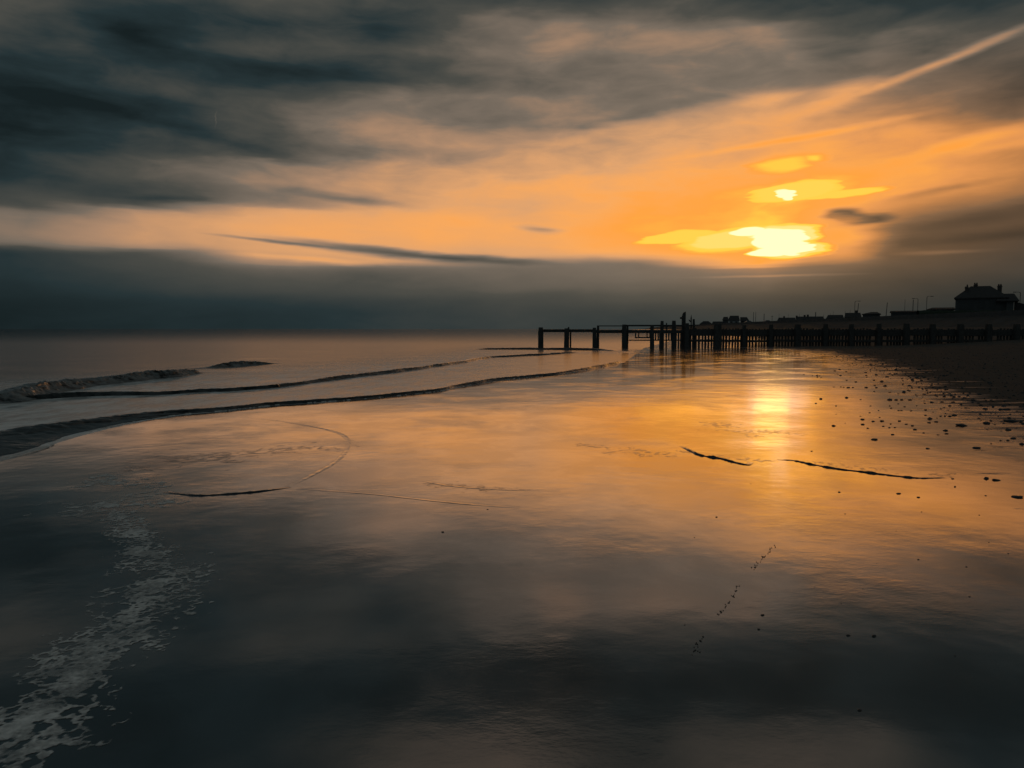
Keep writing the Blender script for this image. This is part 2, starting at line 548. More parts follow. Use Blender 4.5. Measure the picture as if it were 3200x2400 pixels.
M_SEA = water_material("sea_water", 0.0, 0.42, 0.16, surf=True)
M_WAVE = water_material("wave_water", 0.05, 0.8, 0.25, 0.02, 5.0)
M_BREAK = water_material("breaking_water", 0.22, 1.0, 0.35, 0.015, 5.5)
M_FILM = water_material("swash_film", 0.0, 0.25, 0.15)
M_FOAM, h, out = material("foam")
pos = h.n("ShaderNodeNewGeometry").outputs["Position"]
dif = h.n("ShaderNodeBsdfDiffuse")
h.put(dif.inputs["Color"], h.ramp(h.noise(pos, 22.0, 4, 0.6), [(0.3, (0.46, 0.44, 0.41)), (0.7, (0.78, 0.74, 0.69))]))
tr = h.n("ShaderNodeBsdfTransparent")
mx = h.n("ShaderNodeMixShader")
opac = h.map(h.m("ADD", h.noise(pos, 5.0, 4, 0.6), h.m("MULTIPLY", h.noise(pos, 45.0, 3, 0.6), 0.6)), 0.6, 1.0, 0.35, 1.0)
thick = h.n("ShaderNodeAttribute", attribute_name="thick").outputs["Fac"]
h.put(mx.inputs[0], h.m("MULTIPLY", opac, thick))
h.put(mx.inputs[1], tr.outputs[0])
h.put(mx.inputs[2], dif.outputs[0])
h.put(out.inputs[0], mx.outputs[0])
M_TIMBER = plain("old_timber", (0.036, 0.034, 0.031), 0.8, 0.2, 0.5, 6.0, 0.6, 30.0, 0.02)
M_STONE = plain("dark_stone", (0.030, 0.030, 0.030), 0.55, 0.45, 0.5, 8.0, 0.6, 40.0, 0.01)
M_TRACK = plain("track_sand", (0.06, 0.05, 0.042), 0.9, 0.1, 0.3, 20.0, 0.3, 60.0, 0.005)
M_CONC = plain("sea_wall_concrete", (0.042, 0.042, 0.040), 0.85, 0.2, 0.3, 0.5, 0.4, 4.0, 0.03)
M_DARKCONC = plain("parapet_concrete", (0.07, 0.07, 0.068), 0.85, 0.2, 0.3, 0.6, 0.4, 4.0, 0.03)
M_ROOF = plain("roof_tile", (0.035, 0.030, 0.028), 0.8, 0.25, 0.3, 1.5, 0.5, 9.0, 0.03)
M_BRICK = plain("chimney_brick", (0.05, 0.04, 0.035), 0.85, 0.2, 0.3, 4.0, 0.5, 12.0, 0.02)
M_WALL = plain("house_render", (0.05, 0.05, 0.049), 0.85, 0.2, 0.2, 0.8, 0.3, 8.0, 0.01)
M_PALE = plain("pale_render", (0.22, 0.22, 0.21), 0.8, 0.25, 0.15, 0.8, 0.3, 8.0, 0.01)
M_POLE = plain("pole", (0.03, 0.03, 0.03), 0.6, 0.4, 0.2, 4.0, 0.2, 20.0, 0.004)
M_GLASS = plain("window_glass", (0.03, 0.03, 0.03), 0.45, 0.25, 0.2, 1.0, 0.02, 4.0, 0.001)
M_CAR = plain("car_paint", (0.12, 0.13, 0.14), 0.3, 0.6, 0.1, 1.0, 0.02, 5.0, 0.001)
M_TYRE = plain("tyre", (0.015, 0.015, 0.015), 0.8, 0.2, 0.2, 5.0, 0.2, 20.0, 0.004)
M_HEDGE = plain("hedge_leaf", (0.022, 0.028, 0.018), 0.85, 0.2, 0.5, 2.0, 1.0, 6.0, 0.1)


# ------------------------------------------------------------------ ground shape
def seg_sd(P, x, y, cap=True):
    """signed distance to an open polyline: positive on the right of its direction"""
    best = np.full(np.shape(x), 1e18)
    sgn = np.ones(np.shape(x))
    for i, ((ax, ay), (bx, by)) in enumerate(zip(P[:-1], P[1:])):
        ux, uy = bx - ax, by - ay
        L = ux * ux + uy * uy
        k = ((x - ax) * ux + (y - ay) * uy) / L
        lo = -1e9 if i == 0 else 0.0
        hi = 1e9 if i == len(P) - 2 else 1.0
        k = np.clip(k, lo, hi)
        ddx, ddy = x - (ax + k * ux), y - (ay + k * uy)
        d = ddx * ddx + ddy * ddy
        s = np.where(ux * ddy - uy * ddx < 0, 1.0, -1.0)
        sel = d < best
        best = np.where(sel, d, best)
        sgn = np.where(sel, s, sgn)
    return np.sqrt(best) * sgn


def flat(px, py, z=0.0):
    d = ray(px, py)
    k = (z - CAM_H) / d.z
    return d.x * k, d.y * k


FRONT_PX = [(0, 1441), (113, 1407), (226, 1366), (339, 1337), (452, 1314), (588, 1294), (723, 1283), (859, 1267), (995, 1258),
            (1149, 1246), (1347, 1226), (1472, 1204), (1596, 1185), (1745, 1171), (1860, 1152), (1949, 1133)]
SHORE = [(-9.0, 4.0)] + [flat(*p) for p in FRONT_PX] + [(11.0, 62), (20, 95), (46, 200), (78, 400), (150, 900), (330, 2000), (1500, 9000)]
WALLLINE = [(66, 20), (84.8, 122), (96.5, 231), (114.5, 404), (185, 900), (370, 2000), (1700, 9000)]
DRYLINE = [(5.6, 6.0)] + [flat(*p) for p in [(3400, 1400), (3200, 1330), (3050, 1275), (2900, 1222), (2760, 1166), (2620, 1118), (2500, 1098), (2330, 1089)]] + [(30, 90), (62, 200), (92, 400), (165, 900)]


def sstep(x, a, b):
    k = np.clip((x - a) / (b - a), 0, 1)
    return k * k * (3 - 2 * k)


def ground_z(x, y):
    x = np.asarray(x, float)
    y = np.asarray(y, float)
    s = seg_sd(SHORE, x, y)
    w = seg_sd(WALLLINE, x, y)
    dr = seg_sd(DRYLINE, x, y)
    z = np.where(s < 0, np.maximum(s * 0.035, -2.5), 0.010 * np.minimum(s, 4.5))
    inland = sstep(s, 0.0, 4.0)
    near = 1 - sstep(y, 90, 140)
    z = z + inland * near * (-0.020 * np.exp(-((y - 11) / 3.2) ** 2) + 0.06 * sstep(y, 12, 32) * sstep(s, 3, 14))
    z = z + inland * near * 0.008 * fbm(x * 0.16, y * 0.16, 3)
    z = z + np.where(dr > 0, 0.12 * sstep(dr, 0, 25) + 0.03 * sstep(dr, 0, 3), 0)
    z = z + 0.03 * sstep(dr, 0.0, 2.0) * fbm(x * 0.6, y * 0.6, 4)
    z = z + 1.75 * sstep(w, -45, -3)
    z = np.where(w > 0.6, 4.0, z)
    return z


def on_ground(px, py):
    z = 0.0
    for _ in range(6):
        x, y = flat(px, py, z)
        z = float(ground_z(x, y))
    return x, y, z


def spaced(dense0, dense1, step, lo, hi, grow=1.13):
    a = list(np.arange(dense0, dense1 + 1e-6, step))
    s = step
    while a[-1] < hi:
        s *= grow
        a.append(a[-1] + s)
    s = step
    while a[0] > lo:
        s *= grow
        a.insert(0, a[0] - s)
    return np.array(a)


def grid_mesh(name, X, Y, Z):
    nx, ny = len(X), len(Y)
    gx, gy = np.meshgrid(X, Y)
    co = np.stack([gx, gy, Z], -1).reshape(-1, 3)
    i = np.arange(nx * ny).reshape(ny, nx)
    q = np.stack([i[:-1, :-1], i[:-1, 1:], i[1:, 1:], i[1:, :-1]], -1).reshape(-1, 4)
    me = bpy.data.meshes.new(name)
    me.vertices.add(len(co))
    me.vertices.foreach_set("co", co.astype(np.float32).ravel())
    me.loops.add(q.size)
    me.loops.foreach_set("vertex_index", q.astype(np.int32).ravel())
    me.polygons.add(len(q))
    me.polygons.foreach_set("loop_start", np.arange(0, q.size, 4, dtype=np.int32))
    me.polygons.foreach_set("loop_total", np.full(len(q), 4, np.int32))
    me.polygons.foreach_set("use_smooth", np.ones(len(q), bool))
    me.update(calc_edges=True)
    return me


gx = spaced(-10, 30, 0.2, -6000, 9000, 1.12)
gy = spaced(1.0, 66, 0.2, -60, 9000, 1.10)
XX, YY = np.meshgrid(gx, gy)
me = grid_mesh("beach", gx, gy, ground_z(XX, YY))
at = me.attributes.new("dry", "FLOAT", "POINT")
drs = seg_sd(DRYLINE, XX, YY)
# 0 wet mirror .. 1 dry, over a belt that is narrow near the camera and wide further off
belt = 1.2 + 0.06 * np.clip(YY, 0, 60)
dryv = np.clip(0.5 + drs / (2 * belt), -0.6, 1.6)
at.data.foreach_set("value", dryv.astype(np.float32).ravel())
beach = link("beach", me, M_SAND)
tag(beach, "wet mirror-like sand darkening to dull shingle towards the right", None, None, "structure")

sx = spaced(-26, 16, 0.6, -24000, 24000, 1.16)
sy = spaced(3, 80, 0.6, -60, 26000, 1.14)
SX, SY = np.meshgrid(sx, sy)
swell = (0.018 * fbm(SX * 0.22 + SY * 0.05, SY * 0.3, 3)) * (np.abs(SX) < 60) * (SY < 150)
ssd = seg_sd(SHORE, SX, SY)
swell = swell * sstep(-ssd, 1, 8)
sea_me = grid_mesh("sea", sx, sy, swell)
at = sea_me.attributes.new("surf", "FLOAT", "POINT")
at.data.foreach_set("value", (sstep(-ssd, 18, 7) * sstep(-SX, -4.0, 3.0)).astype(np.float32).ravel())
at = sea_me.attributes.new("shallow", "FLOAT", "POINT")
at.data.foreach_set("value", (sstep(-ssd, 16, 2) * sstep(SX, -6, 1)).astype(np.float32).ravel())
sea = link("sea", sea_me, M_SEA)
tag(sea, "calm grey sea reflecting the orange cloud", None, None, "structure")


# ------------------------------------------------------------------ waves
def catmull(P, step):
    P = [Vector(p) for p in P]
    P = [P[0] * 2 - P[1]] + P + [P[-1] * 2 - P[-2]]
    out = []
    par = []
    for i in range(1, len(P) - 2):
        n = max(2, int((P[i + 1] - P[i]).length / step))
        for k in range(n):
            u = k / n
            a, b, c, d = P[i - 1:i + 3]
            par.append(i - 1 + u)
            out.append(0.5 * ((2 * b) + (c - a) * u + (2 * a - 5 * b + 4 * c - d) * u * u + (3 * b - 3 * c + d - a) * u ** 3))
    out.append(P[-2])
    par.append(len(P) - 3)
    return out, par


PROF = [(-1.0, -0.1), (-0.8, 0.08), (-0.6, 0.25), (-0.42, 0.48), (-0.26, 0.74), (-0.12, 0.95), (-0.02, 1.0), (0.08, 0.93), (0.2, 0.74), (0.34, 0.5), (0.55, 0.25), (0.78, 0.08), (1.0, -0.1)]


_pu = np.interp(np.linspace(0, 1, 31), np.linspace(0, 1, len(PROF)), [p[0] for p in PROF])
PROF = [(float(u), float(np.interp(u, [p[0] for p in PROF], [p[1] for p in PROF]))) for u in _pu]


def wave(pxs, amps, backs, fronts, mat, step=0.12, rough=0.25, label=None, foam=0.0, z0=0.0, name="wave", follow=False, taper=14):
    """ridge of water whose foot on the shore side follows the given line; amps, widths run along it"""
    ln, par = catmull([(*flat(px, py, z0), 0) for px, py in pxs], step)
    n = len(ln)
    nrm = []
    for i in range(n):
        d = ln[min(i + 1, n - 1)] - ln[max(i - 1, 0)]
        d.normalize()
        nrm.append(Vector((d.y, -d.x, 0)))
    verts, faces = [], []
    foot = []
    m = len(PROF)
    for i in range(n):
        k = par[i] / par[-1]
        A = np.interp(k, np.linspace(0, 1, len(amps)), amps)
        B = np.interp(k, np.linspace(0, 1, len(backs)), backs)
        Fw = np.interp(k, np.linspace(0, 1, len(fronts)), fronts)
        ka = i / (n - 1)
        ends = min(1, ka * taper, (1 - ka) * taper)
        ends = ends * ends * (3 - 2 * ends)
        p = ln[i]
        if follow:
            z0 = float(ground_z(p.x, p.y))
        wob = mnoise.noise(Vector((p.x * .6, p.y * .6, 3.0))) * min(Fw, .3) * 0.7
        Ai = A * (0.06 + 0.94 * ends) * (1 + rough * 0.9 * mnoise.noise(Vector((p.x * 0.35, p.y * 0.35, 0))) + (.9 * mnoise.noise(Vector((p.x * 9, p.y * 9, 3))) + .5 * mnoise.noise(Vector((p.x * 31, p.y * 31, 3))) if follow else 0))
        for (u, hgt) in PROF:
            off = u * (B if u < 0 else Fw) - Fw + wob * (1 if u > -0.5 else 0.3)
            off += (mnoise.noise(Vector((p.x * 2.3, p.y * 2.3, 8.0 + u * 3))) * .16 + mnoise.noise(Vector((p.x * 8, p.y * 8, 2.0 + u * 8))) * .12) * min(Fw, .3)
            q = p + nrm[i] * off
            c = u * 6 + i * step * .15
            jig = mnoise.noise(Vector((q.x * 1.2, q.y * 1.2, c * .7))) * .10 + mnoise.noise(Vector((q.x * 7, q.y * 7, c * 1.5))) * .14 + mnoise.noise(Vector((q.x * 19, q.y * 19, c * 3))) * .10
            inner = 1.0 if 0.05 < hgt else 0.0
            verts.append((q.x, q.y, z0 + Ai * hgt - (0.012 if hgt < 0 else 0) + jig * rough * 2.2 * A * inner * ends * (0.3 + hgt)))
        foot.append(p + nrm[i] * wob)
        if i:
            for j in range(m - 1):
                a = (i - 1) * m + j
                faces.append((a, a + 1, a + m + 1, a + m))
    o = link(name, mesh_from(name, verts, faces, True), mat, sea)
    if label:
        o["label"] = label
    if foam > 0:
        fv, ff = [], []
        for i in range(n - 1):
            p, q = foot[i], foot[i + 1]
            a = .7 * mnoise.noise(Vector((p.x * .8, p.y * .8, 22.0))) + 0.8 * mnoise.noise(Vector((p.x * 5, p.y * 5, 31.0))) + .5 * mnoise.noise(Vector((p.x * 14, p.y * 14, 36.0)))
            if a < 0.12:
                continue
            wd = foam * (0.4 + 1.2 * abs(mnoise.noise(Vector((p.x * 7, p.y * 7, 40.0)))))
            hh = foam * 0.35
            b = len(fv)
            c = nrm[i]
            for s_, e_ in ((-0.5, 0.0), (0.0, 1.0), (0.6, 0.6), (1.0, 0.0)):
                for r_ in (p, q):
                    w_ = r_ + c * (wd * s_)
                    fv.append((w_.x, w_.y, z0 + 0.006 + hh * e_))
            for s_ in range(3):
                ff.append((b + s_ * 2, b + s_ * 2 + 2, b + s_ * 2 + 3, b + s_ * 2 + 1))
        if ff:
            fe = mesh_from("foam_edge", fv, ff, True)
            fe.attributes.new("thick", "FLOAT", "POINT").data.foreach_set("value", np.ones(len(fv), np.float32))
            link("foam_edge", fe, M_FOAM, o)
    return o


wave([(-420, 1300), (-150, 1282), (0, 1265), (130, 1248), (270, 1214), (450, 1189), (560, 1178), (620, 1170), (645, 1163)],
     [.20, .20, .21, .23, .23, .22, .19, .06], [1.4, 1.4, 1.2, 1.0], [.6, .5, .35, .25], M_BREAK, 0.06, 0.5,
     "rough broken wave rolling in at the left", 0.0)
wave([(640, 1153), (690, 1149), (725, 1146), (770, 1143), (825, 1139), (880, 1136)], [.05, .12, .19, .17, .06], [.8], [.2], M_BREAK, 0.05, 0.6, "short dark curl of breaking wave left of the centre", taper=4)
wave([(-300, 1262), (0, 1256), (180, 1245), (330, 1238), (520, 1234), (640, 1226), (720, 1224), (870, 1212), (900, 1208), (1049, 1188), (1198, 1169), (1347, 1150), (1472, 1131), (1546, 1118), (1696, 1110), (1830, 1101)],
     [.10, .09, .07, .07, .085, .095, .10, .09, .08], [.7, .6, .6, .9], [.16, .16, .2], M_WAVE, 0.06, 0.45, "low dark wave line running out to the groyne", 0.0)
wave([(-260, 1560), (-100, 1480)] + FRONT_PX, [.16, .16, .14, .105, .07, .058, .055, .06, .07, .085, .10], [1.4, 1.2, .8, .5, .45, .5, .6], [1.3, 1.2, .6, .22, .13, .12, .12, .14], M_WAVE, 0.045, 0.4,
     "dark front of the last wave where it meets the sand", 0.035, taper=40)
wave([(1480, 1092), (1600, 1092), (1690, 1093), (1800, 1094), (1880, 1096), (1930, 1103)], [.10, .14, .14, .12, .06], [1.2], [.3], M_WAVE, 0.2, 0.35, "thin dark wave washing round the outer groyne posts", 0.0)
# swash lips left on the sand, a couple of centimetres high


def lip(pxs, amp, label, mat=None):
    x, y, z = on_ground(*pxs[len(pxs) // 2])
    o = wave(pxs, [amp * .15, amp * .7, amp, amp * .8, amp, amp * .5, amp * .1], [.07], [.016], mat or M_FILM, 0.012, 0.9, None, 0.0, z, "swash_line", True)
    o["label"] = label
    return o


lip([(505, 1537), (560, 1545), (627, 1550), (753, 1543), (850, 1533), (912, 1525)], .010, "dark lip of a spent wave on the sand at the left")
lip([(2122, 1393), (2154, 1410), (2188, 1424), (2248, 1434), (2298, 1448), (2343, 1455), (2358, 1446)], .015, "short curled dark swash line in the orange reflection")
lip([(2430, 1437), (2477, 1439), (2536, 1452), (2621, 1467), (2696, 1476), (2785, 1488), (2880, 1497), (2960, 1496)], .015, "long dark swash line right of the sun's reflection")
lip([(912, 1525), (985, 1488), (1050, 1450), (1092, 1408), (1092, 1370), (1040, 1345), (900, 1318), (760, 1300)], .004, "faint curved edge of a retreating film of water", M_SAND)
lip([(925, 1528), (1150, 1545), (1280, 1560), (1450, 1578), (1620, 1590)], .0016, "faint straight edge of a retreating film of water", M_SAND)
lip([(1310, 1502), (1400, 1520), (1560, 1532), (1750, 1536)], .0016, "faint upper edge of a film of water", M_SAND)


# ------------------------------------------------------------------ foam left on the sand
def foam_sheet(name, line_px, half_px, cell, thr, scale, label, seed, lift=0.0022, fade=1.0, mat=None, cat="foam"):
    P = [on_ground(*p)[:2] for p in line_px]
    hw = []
    for (px, py), h_ in zip(line_px, half_px):
        a, b = on_ground(px - h_, py)[:2], on_ground(px + h_, py)[:2]
        hw.append(abs(b[0] - a[0]) / 2)
    mw = max(hw) * 2.2
    x0, x1 = min(p[0] for p in P) - mw, max(p[0] for p in P) + mw
    y0, y1 = min(p[1] for p in P) - mw, max(p[1] for p in P) + mw
    X = np.arange(x0, x1, cell)
    Y = np.arange(y0, y1, cell)
    XX, YY = np.meshgrid(X, Y)
    best = np.full(XX.shape, 1e9)
    for i in range(len(P) - 1):
        ax, ay = P[i]
        bx, by = P[i + 1]
        L = (bx - ax) ** 2 + (by - ay) ** 2
        k = np.clip(((XX - ax) * (bx - ax) + (YY - ay) * (by - ay)) / L, 0, 1)
        d = np.hypot(XX - ax - k * (bx - ax), YY - ay - k * (by - ay)) / (hw[i] + k * (hw[i + 1] - hw[i]))
        best = np.minimum(best, d)
    n_big = fbm(XX * scale * .35 + seed, YY * scale * .35, 3)
    n_mid = fbm(XX * scale - seed, YY * scale, 4, 0.6)
    lace = np.abs(fbm(XX * scale * 1.4 + 40, YY * scale * 1.4 + seed, 3, 0.55))
    n_fine = fbm(XX * scale * 2.6 + 9, YY * scale * 2.6 - seed, 3, 0.6)
    holes = sstep(lace, 0.30, 0.05)
    f = fade * (0.62 - 0.62 * best) + 0.7 * n_big + 0.55 * n_mid + 0.3 * n_fine - 0.75 * (1 - holes) + 0.25 - thr
    f = np.where(best > 2.2, -1, f)
    verts, faces, cache = [], [], {}
    ny, nx = f.shape
    zz = ground_z(XX, YY) + lift

    def vert(j, i):
        k = (j, i)
        if k not in cache:
            cache[k] = len(verts)
            verts.append((X[i], Y[j], zz[j, i]))
        return cache[k]

    def cut(a, b):
        k = (a, b) if a < b else (b, a)
        if k not in cache:
            fa, fb = f[k[0]], f[k[1]]
            u = fa / (fa - fb)
            cache[k] = len(verts)
            verts.append((X[k[0][1]] * (1 - u) + X[k[1][1]] * u, Y[k[0][0]] * (1 - u) + Y[k[1][0]] * u, zz[k[0]] - lift * .1))
        return cache[k]
    act = np.argwhere((f[:-1, :-1] > 0) | (f[1:, :-1] > 0) | (f[:-1, 1:] > 0) | (f[1:, 1:] > 0))
    for j, i in act:
        j, i = int(j), int(i)
        for tri in (((j, i), (j, i + 1), (j + 1, i + 1)), ((j, i), (j + 1, i + 1), (j + 1, i))):
            poly = []
            for a, b in zip(tri, tri[1:] + tri[:1]):
                if f[a] > 0:
                    poly.append(vert(*a))
                if (f[a] > 0) != (f[b] > 0):
                    poly.append(cut(a, b))
            if len(poly) >= 3:
                faces.append(tuple(poly))
    me = mesh_from(name, verts, faces)
    th = np.zeros(len(verts), np.float32)
    for k_, vi in cache.items():
        if not isinstance(k_[0], tuple):
            th[vi] = min(1.0, f[k_] * 5.0)
    me.attributes.new("thick", "FLOAT", "POINT").data.foreach_set("value", th)
    o = link(name, me, mat or M_FOAM)
    tag(o, label, cat, None, "stuff")
    return o


foam_sheet("sea_foam", [(375, 1600), (430, 1680), (520, 1790), (440, 1900), (340, 2000), (230, 2110), (110, 2250), (-20, 2380), (-200, 2520)],
           [40, 45, 90, 110, 130, 155, 165, 175, 200], 0.0075, 0.0, 8.0, "lacy grey band of sea foam on dark sand at the lower left", 3.0)
foam_sheet("sea_foam", [(300, 1500), (470, 1520), (430, 1560), (300, 1580), (500, 1575)], [90, 80, 100, 140, 60], 0.02, 0.30, 5.0,
           "thin smear of pale foam above the lacy foam band", 8.0)

M_RIPPLE = water_material("rippled_film", 0.02, 1.0, 0.22, 0.16, 2.6)
h = G(M_RIPPLE.node_tree)
out = next(n for n in M_RIPPLE.node_tree.nodes if n.type == "OUTPUT_MATERIAL")
body = out.inputs[0].links[0].from_socket
mx = h.n("ShaderNodeMixShader")
h.put(mx.inputs[0], h.m("MULTIPLY", h.n("ShaderNodeAttribute", attribute_name="thick").outputs["Fac"], 0.75))
h.put(mx.inputs[1], h.n("ShaderNodeBsdfTransparent").outputs[0])
h.put(mx.inputs[2], body)
h.put(out.inputs[0], mx.outputs[0])
for k, (ln_, hw_, lab) in enumerate([
    ([(1820, 1388), (1950, 1410), (2060, 1420), (2140, 1412)], [40, 90, 80, 30], "rippled grey film of water left of the curled swash line"),
    ([(2240, 1425), (2330, 1436), (2400, 1440)], [50, 70, 40], "rippled film of water between the two dark swash lines"),
    ([(2560, 1448), (2720, 1466), (2860, 1482), (2990, 1480)], [40, 70, 90, 30], "rippled grey film of water above the long swash line"),
    ([(2250, 1330), (2330, 1345), (2420, 1350)], [90, 120, 80], "broken rippled film across the sun's reflection"),
    ([(560, 1440), (760, 1420), (960, 1400)], [200, 220, 120], "thin patchy film of water inside the faint curved edge"),
    ([(1350, 1510), (1500, 1524), (1650, 1530)], [60, 70, 50], "thin patchy film of water right of the faint curved edge"),
]):
    foam_sheet("water_film", ln_, hw_, 0.03 if k != 4 else .045, .42, 4.5, lab, 5.0 + 7 * k, 0.0025, 1.0, M_RIPPLE, "water film")

# ------------------------------------------------------------------ stones
STONE_MESHES = []
for k in range(7):
    bm = bmesh.new()
    bmesh.ops.create_icosphere(bm, subdivisions=2, radius=1.0)
    sc = (1.0, random.uniform(.6, .95), random.uniform(.42, .72))
    for v in bm.verts:
        nzz = mnoise.noise(v.co * 1.3 + Vector((k * 9.1, 2, 5))) * .38 + mnoise.noise(v.co * 3 + Vector((k * 5.1, 7, 1))) * .14
        v.co *= 1 + nzz
        v.co = Vector((v.co.x * sc[0], v.co.y * sc[1], v.co.z * sc[2]))
    me = bpy.data.meshes.new("stone")
    bm.to_mesh(me)
    bm.free()
    me.materials.append(M_STONE)
    STONE_MESHES.append(me)


def zone(px, py):
    """which stretch of the stone belt a small stone lies in"""
    if py < 1185:
        return "small dark stone far up the beach towards the groyne pickets", "small stones towards the groyne"
    if px < 2760:
        return "small dark stone on shiny wet sand right of the sun's reflection", "small stones beside the reflection"
    if py < 1290:
        return "small dark stone along the streaky edge of the dull dry sand", "small stones along the dry edge"
    return "small dark stone on brown wet sand near the right edge", "small stones at the right edge"


def stone(px, py, wpx, label, group=None, name="stone", flatness=1.0):
    if label is None:
        label, group = zone(px, py)
    if wpx > 14:
        flatness *= max(.45, 14 / wpx + .12)
    x, y, z = on_ground(px, py)
    dist = math.hypot(x, y)
    r = wpx * dist / F_PX / 2 * .8
    o = bpy.data.objects.new(name, random.choice(STONE_MESHES))
    col.objects.link(o)
    o.scale = (r, r * random.uniform(.8, 1.1), r * random.uniform(.75, 1.05) * flatness)
    o.rotation_euler = (random.uniform(-.15, .15), random.uniform(-.15, .15), random.choice((0, math.pi)) + random.uniform(-.5, .5))
    o.location = (x, y, z + r * 0.08)
    tag(o, label, "stone", group)
    return o


def z4(x, y):
    return 2500 + x * .3316, 1050 + y * .3316


NAMED = [  # position, width in px, label
    (z4(318, 848), 15, "rounded stone standing alone nearest the sun's reflection"),
    (z4(702, 978), 25, "flat oval dark stone alone below the scattered belt"),
    (z4(1662, 1056), 26, "humped dark stone alone right of the oval stone"),
    (z4(928, 1487), 19, "oval stone just below the long swash line"),
    (z4(1520, 845), 36, "large spiky dark stone with flat flanks in the belt"),
    (z4(1745, 690), 16, "upright dark stone in the streaky wet strip, well above the spiky one"),
    (z4(1222, 782), 21, "wide dark stone at the middle of the stone belt"),
    (z4(1455, 750), 18, "rightmost and tallest of a short row of four stones"),
    (z4(1985, 806), 46, "longest low dark stone at the right of the belt"),
    (z4(1962, 888), 24, "blocky dark stone below the longest low stone"),
    (z4(2008, 966), 18, "peaked dark stone near the right edge of the belt"),
    (z4(1850, 1360), 26, "larger dark stone of a clump with a tail near the right edge"),
    (z4(1756, 1345), 20, "smaller stone left in the clump with a tail"),
    (z4(2048, 1520), 32, "big rounded dark stone low at the right edge"),
    (z4(590, 788), 15, "leftmost stone of the small group below the orange glow"),
    (z4(774, 803), 15, "dark stone heading a cluster of five in the belt"),
    (z4(1760, 824), 21, "low dark stone left of the longest low stone"),
    (z4(1370, 893), 16, "angular stone below the row of four"),
    (z4(440, 418), 9, "peaked small stone far out by the bright water edge"),
    (z4(528, 434), 11, "dark stone close to the peaked small stone far out"),
    (z4(440, 583), 12, "square dark stone by itself left of the belt"),
    (z4(1205, 1062), 14, "lone stone between the oval and the humped stone"),
    ((3175, 1553), 30, "wide dark stone cut by the right edge of the picture"),
    ((2239, 1616), 9, "small round pebble alone in the smooth orange sand"),
    ((2383, 1923), 15, "dark pebble right of the bird tracks"),
    ((2371, 1967), 10, "smaller pebble under the one right of the bird tracks"),
    ((2140, 1953), 7, "tiny pebble left of the bird tracks"),
    ((1383, 1663), 12, "flat pebble alone left of the middle on brown sand"),
    ((1524, 1592), 8, "tiny pebble alone on the sand below the faint film edge"),
    ((2651, 1986), 18, "pebble at the left of a wet dark patch at the right"),
    ((2731, 1988), 16, "pebble at the right of a wet dark patch at the right"),
    ((2870, 1749), 10, "pebble alone on brown sand at the right"),
    ((2687, 1995 + 225), 18, "glistening pebble in the bottom right reflection"),
]
for (p, w, lab) in NAMED:
    stone(p[0], p[1], w, lab)
more = [(690, 806, 12), (590, 834, 14), (785, 852, 9), (840, 864, 10), (895, 864, 10), (872, 930, 11), (938, 803, 12), (1000, 832, 11), (1060, 847, 11), (1085, 884, 14),
        (1215, 818, 13), (1280, 810, 14), (1380, 922, 13), (1300, 932, 9), (1325, 757, 9), (1365, 757, 10), (1410, 759, 16), (1800, 802, 10), (1960, 988, 14), (1890, 987, 11),
        (2090, 1022, 15), (1800, 1017, 10), (1340, 623, 12), (1240, 627, 12), (1440, 624, 14), (1410, 660, 12), (1040, 604, 13), (960, 603, 15), (905, 604, 13), (845, 603, 18),
        (930, 704, 9), (957, 704, 9), (1045, 707, 10), (655, 724, 8), (570, 600, 8), (195, 594, 12), (625, 487, 12), (500, 487, 9), (455, 487, 14), (385, 481, 8), (320, 481, 7),
        (800, 473, 12), (570, 757, 7), (1330, 689, 9), (1555, 588, 16), (1750, 1506, 9), (1460, 1422, 9), (1440, 1347, 11), (1115, 1521, 12), (370, 1472, 10), (160, 372, 9),
        (185, 376, 7), (120, 374, 6), (200, 394, 7), (165, 388, 8), (330, 330, 10), (375, 318, 10), (435, 338, 10), (380, 374, 10), (620, 345, 11), (720, 370, 10), (820, 388, 16),
        (627, 390, 6), (700, 418, 9), (770, 430, 12), (720, 488, 9), (845, 532, 9), (980, 532, 15), (1030, 470, 13), (1090, 556, 9), (1170, 550, 12), (1360, 540, 10), (1410, 545, 10),
        (1500, 572, 13), (1690, 552, 15), (1590, 680, 8), (1700, 740, 10), (1700, 782, 9), (1940, 695, 26), (1920, 662, 18), (2080, 670, 14), (340, 660, 9), (150, 636, 8), (665, 660, 7),
        (845, 660, 8), (1100, 658, 7), (740, 703, 6), (750, 768, 8), (855, 830, 7), (1165, 914, 8), (640, 870, 9), (425, 822, 4), (340, 738, 5), (1175, 635, 7), (925, 640, 7)]
for a, b, w in more:
    p = z4(a, b)
    stone(p[0], p[1], w, None)
rnd = random.Random(21)
cnt = 0
while cnt < 110:
    k = rnd.random()
    px = rnd.uniform(2480, 3230)
    edge = np.interp(px, [2450, 2600, 2750, 2900, 3050, 3200], [1098, 1120, 1168, 1225, 1280, 1330])
    py = edge + rnd.gauss(8, 34)
    if py < 1100 or py > 1460:
        continue
    stone(px, py, rnd.uniform(3, 9) * (0.7 + (py - 1090) / 400), None)
    cnt += 1
for px, py, w in [(2641, 1606, 6), (2629, 1885, 6), (2536, 1410, 8), (2346, 1512, 5), (3020, 1772, 8), (3090, 1695, 5), (2800, 1660, 4), (2740, 1760, 4), (2545, 1835, 4), (2696, 1840, 5),
                  (2170, 1680, 5), (3030, 1865, 8), (2985, 2050, 8), (2880, 1600, 5), (3060, 1610, 6), (3150, 1730, 6)]:
    stone(px, py, w, "tiny pebble lying singly on the smooth wet sand", "tiny pebbles on the smooth sand", "pebble")
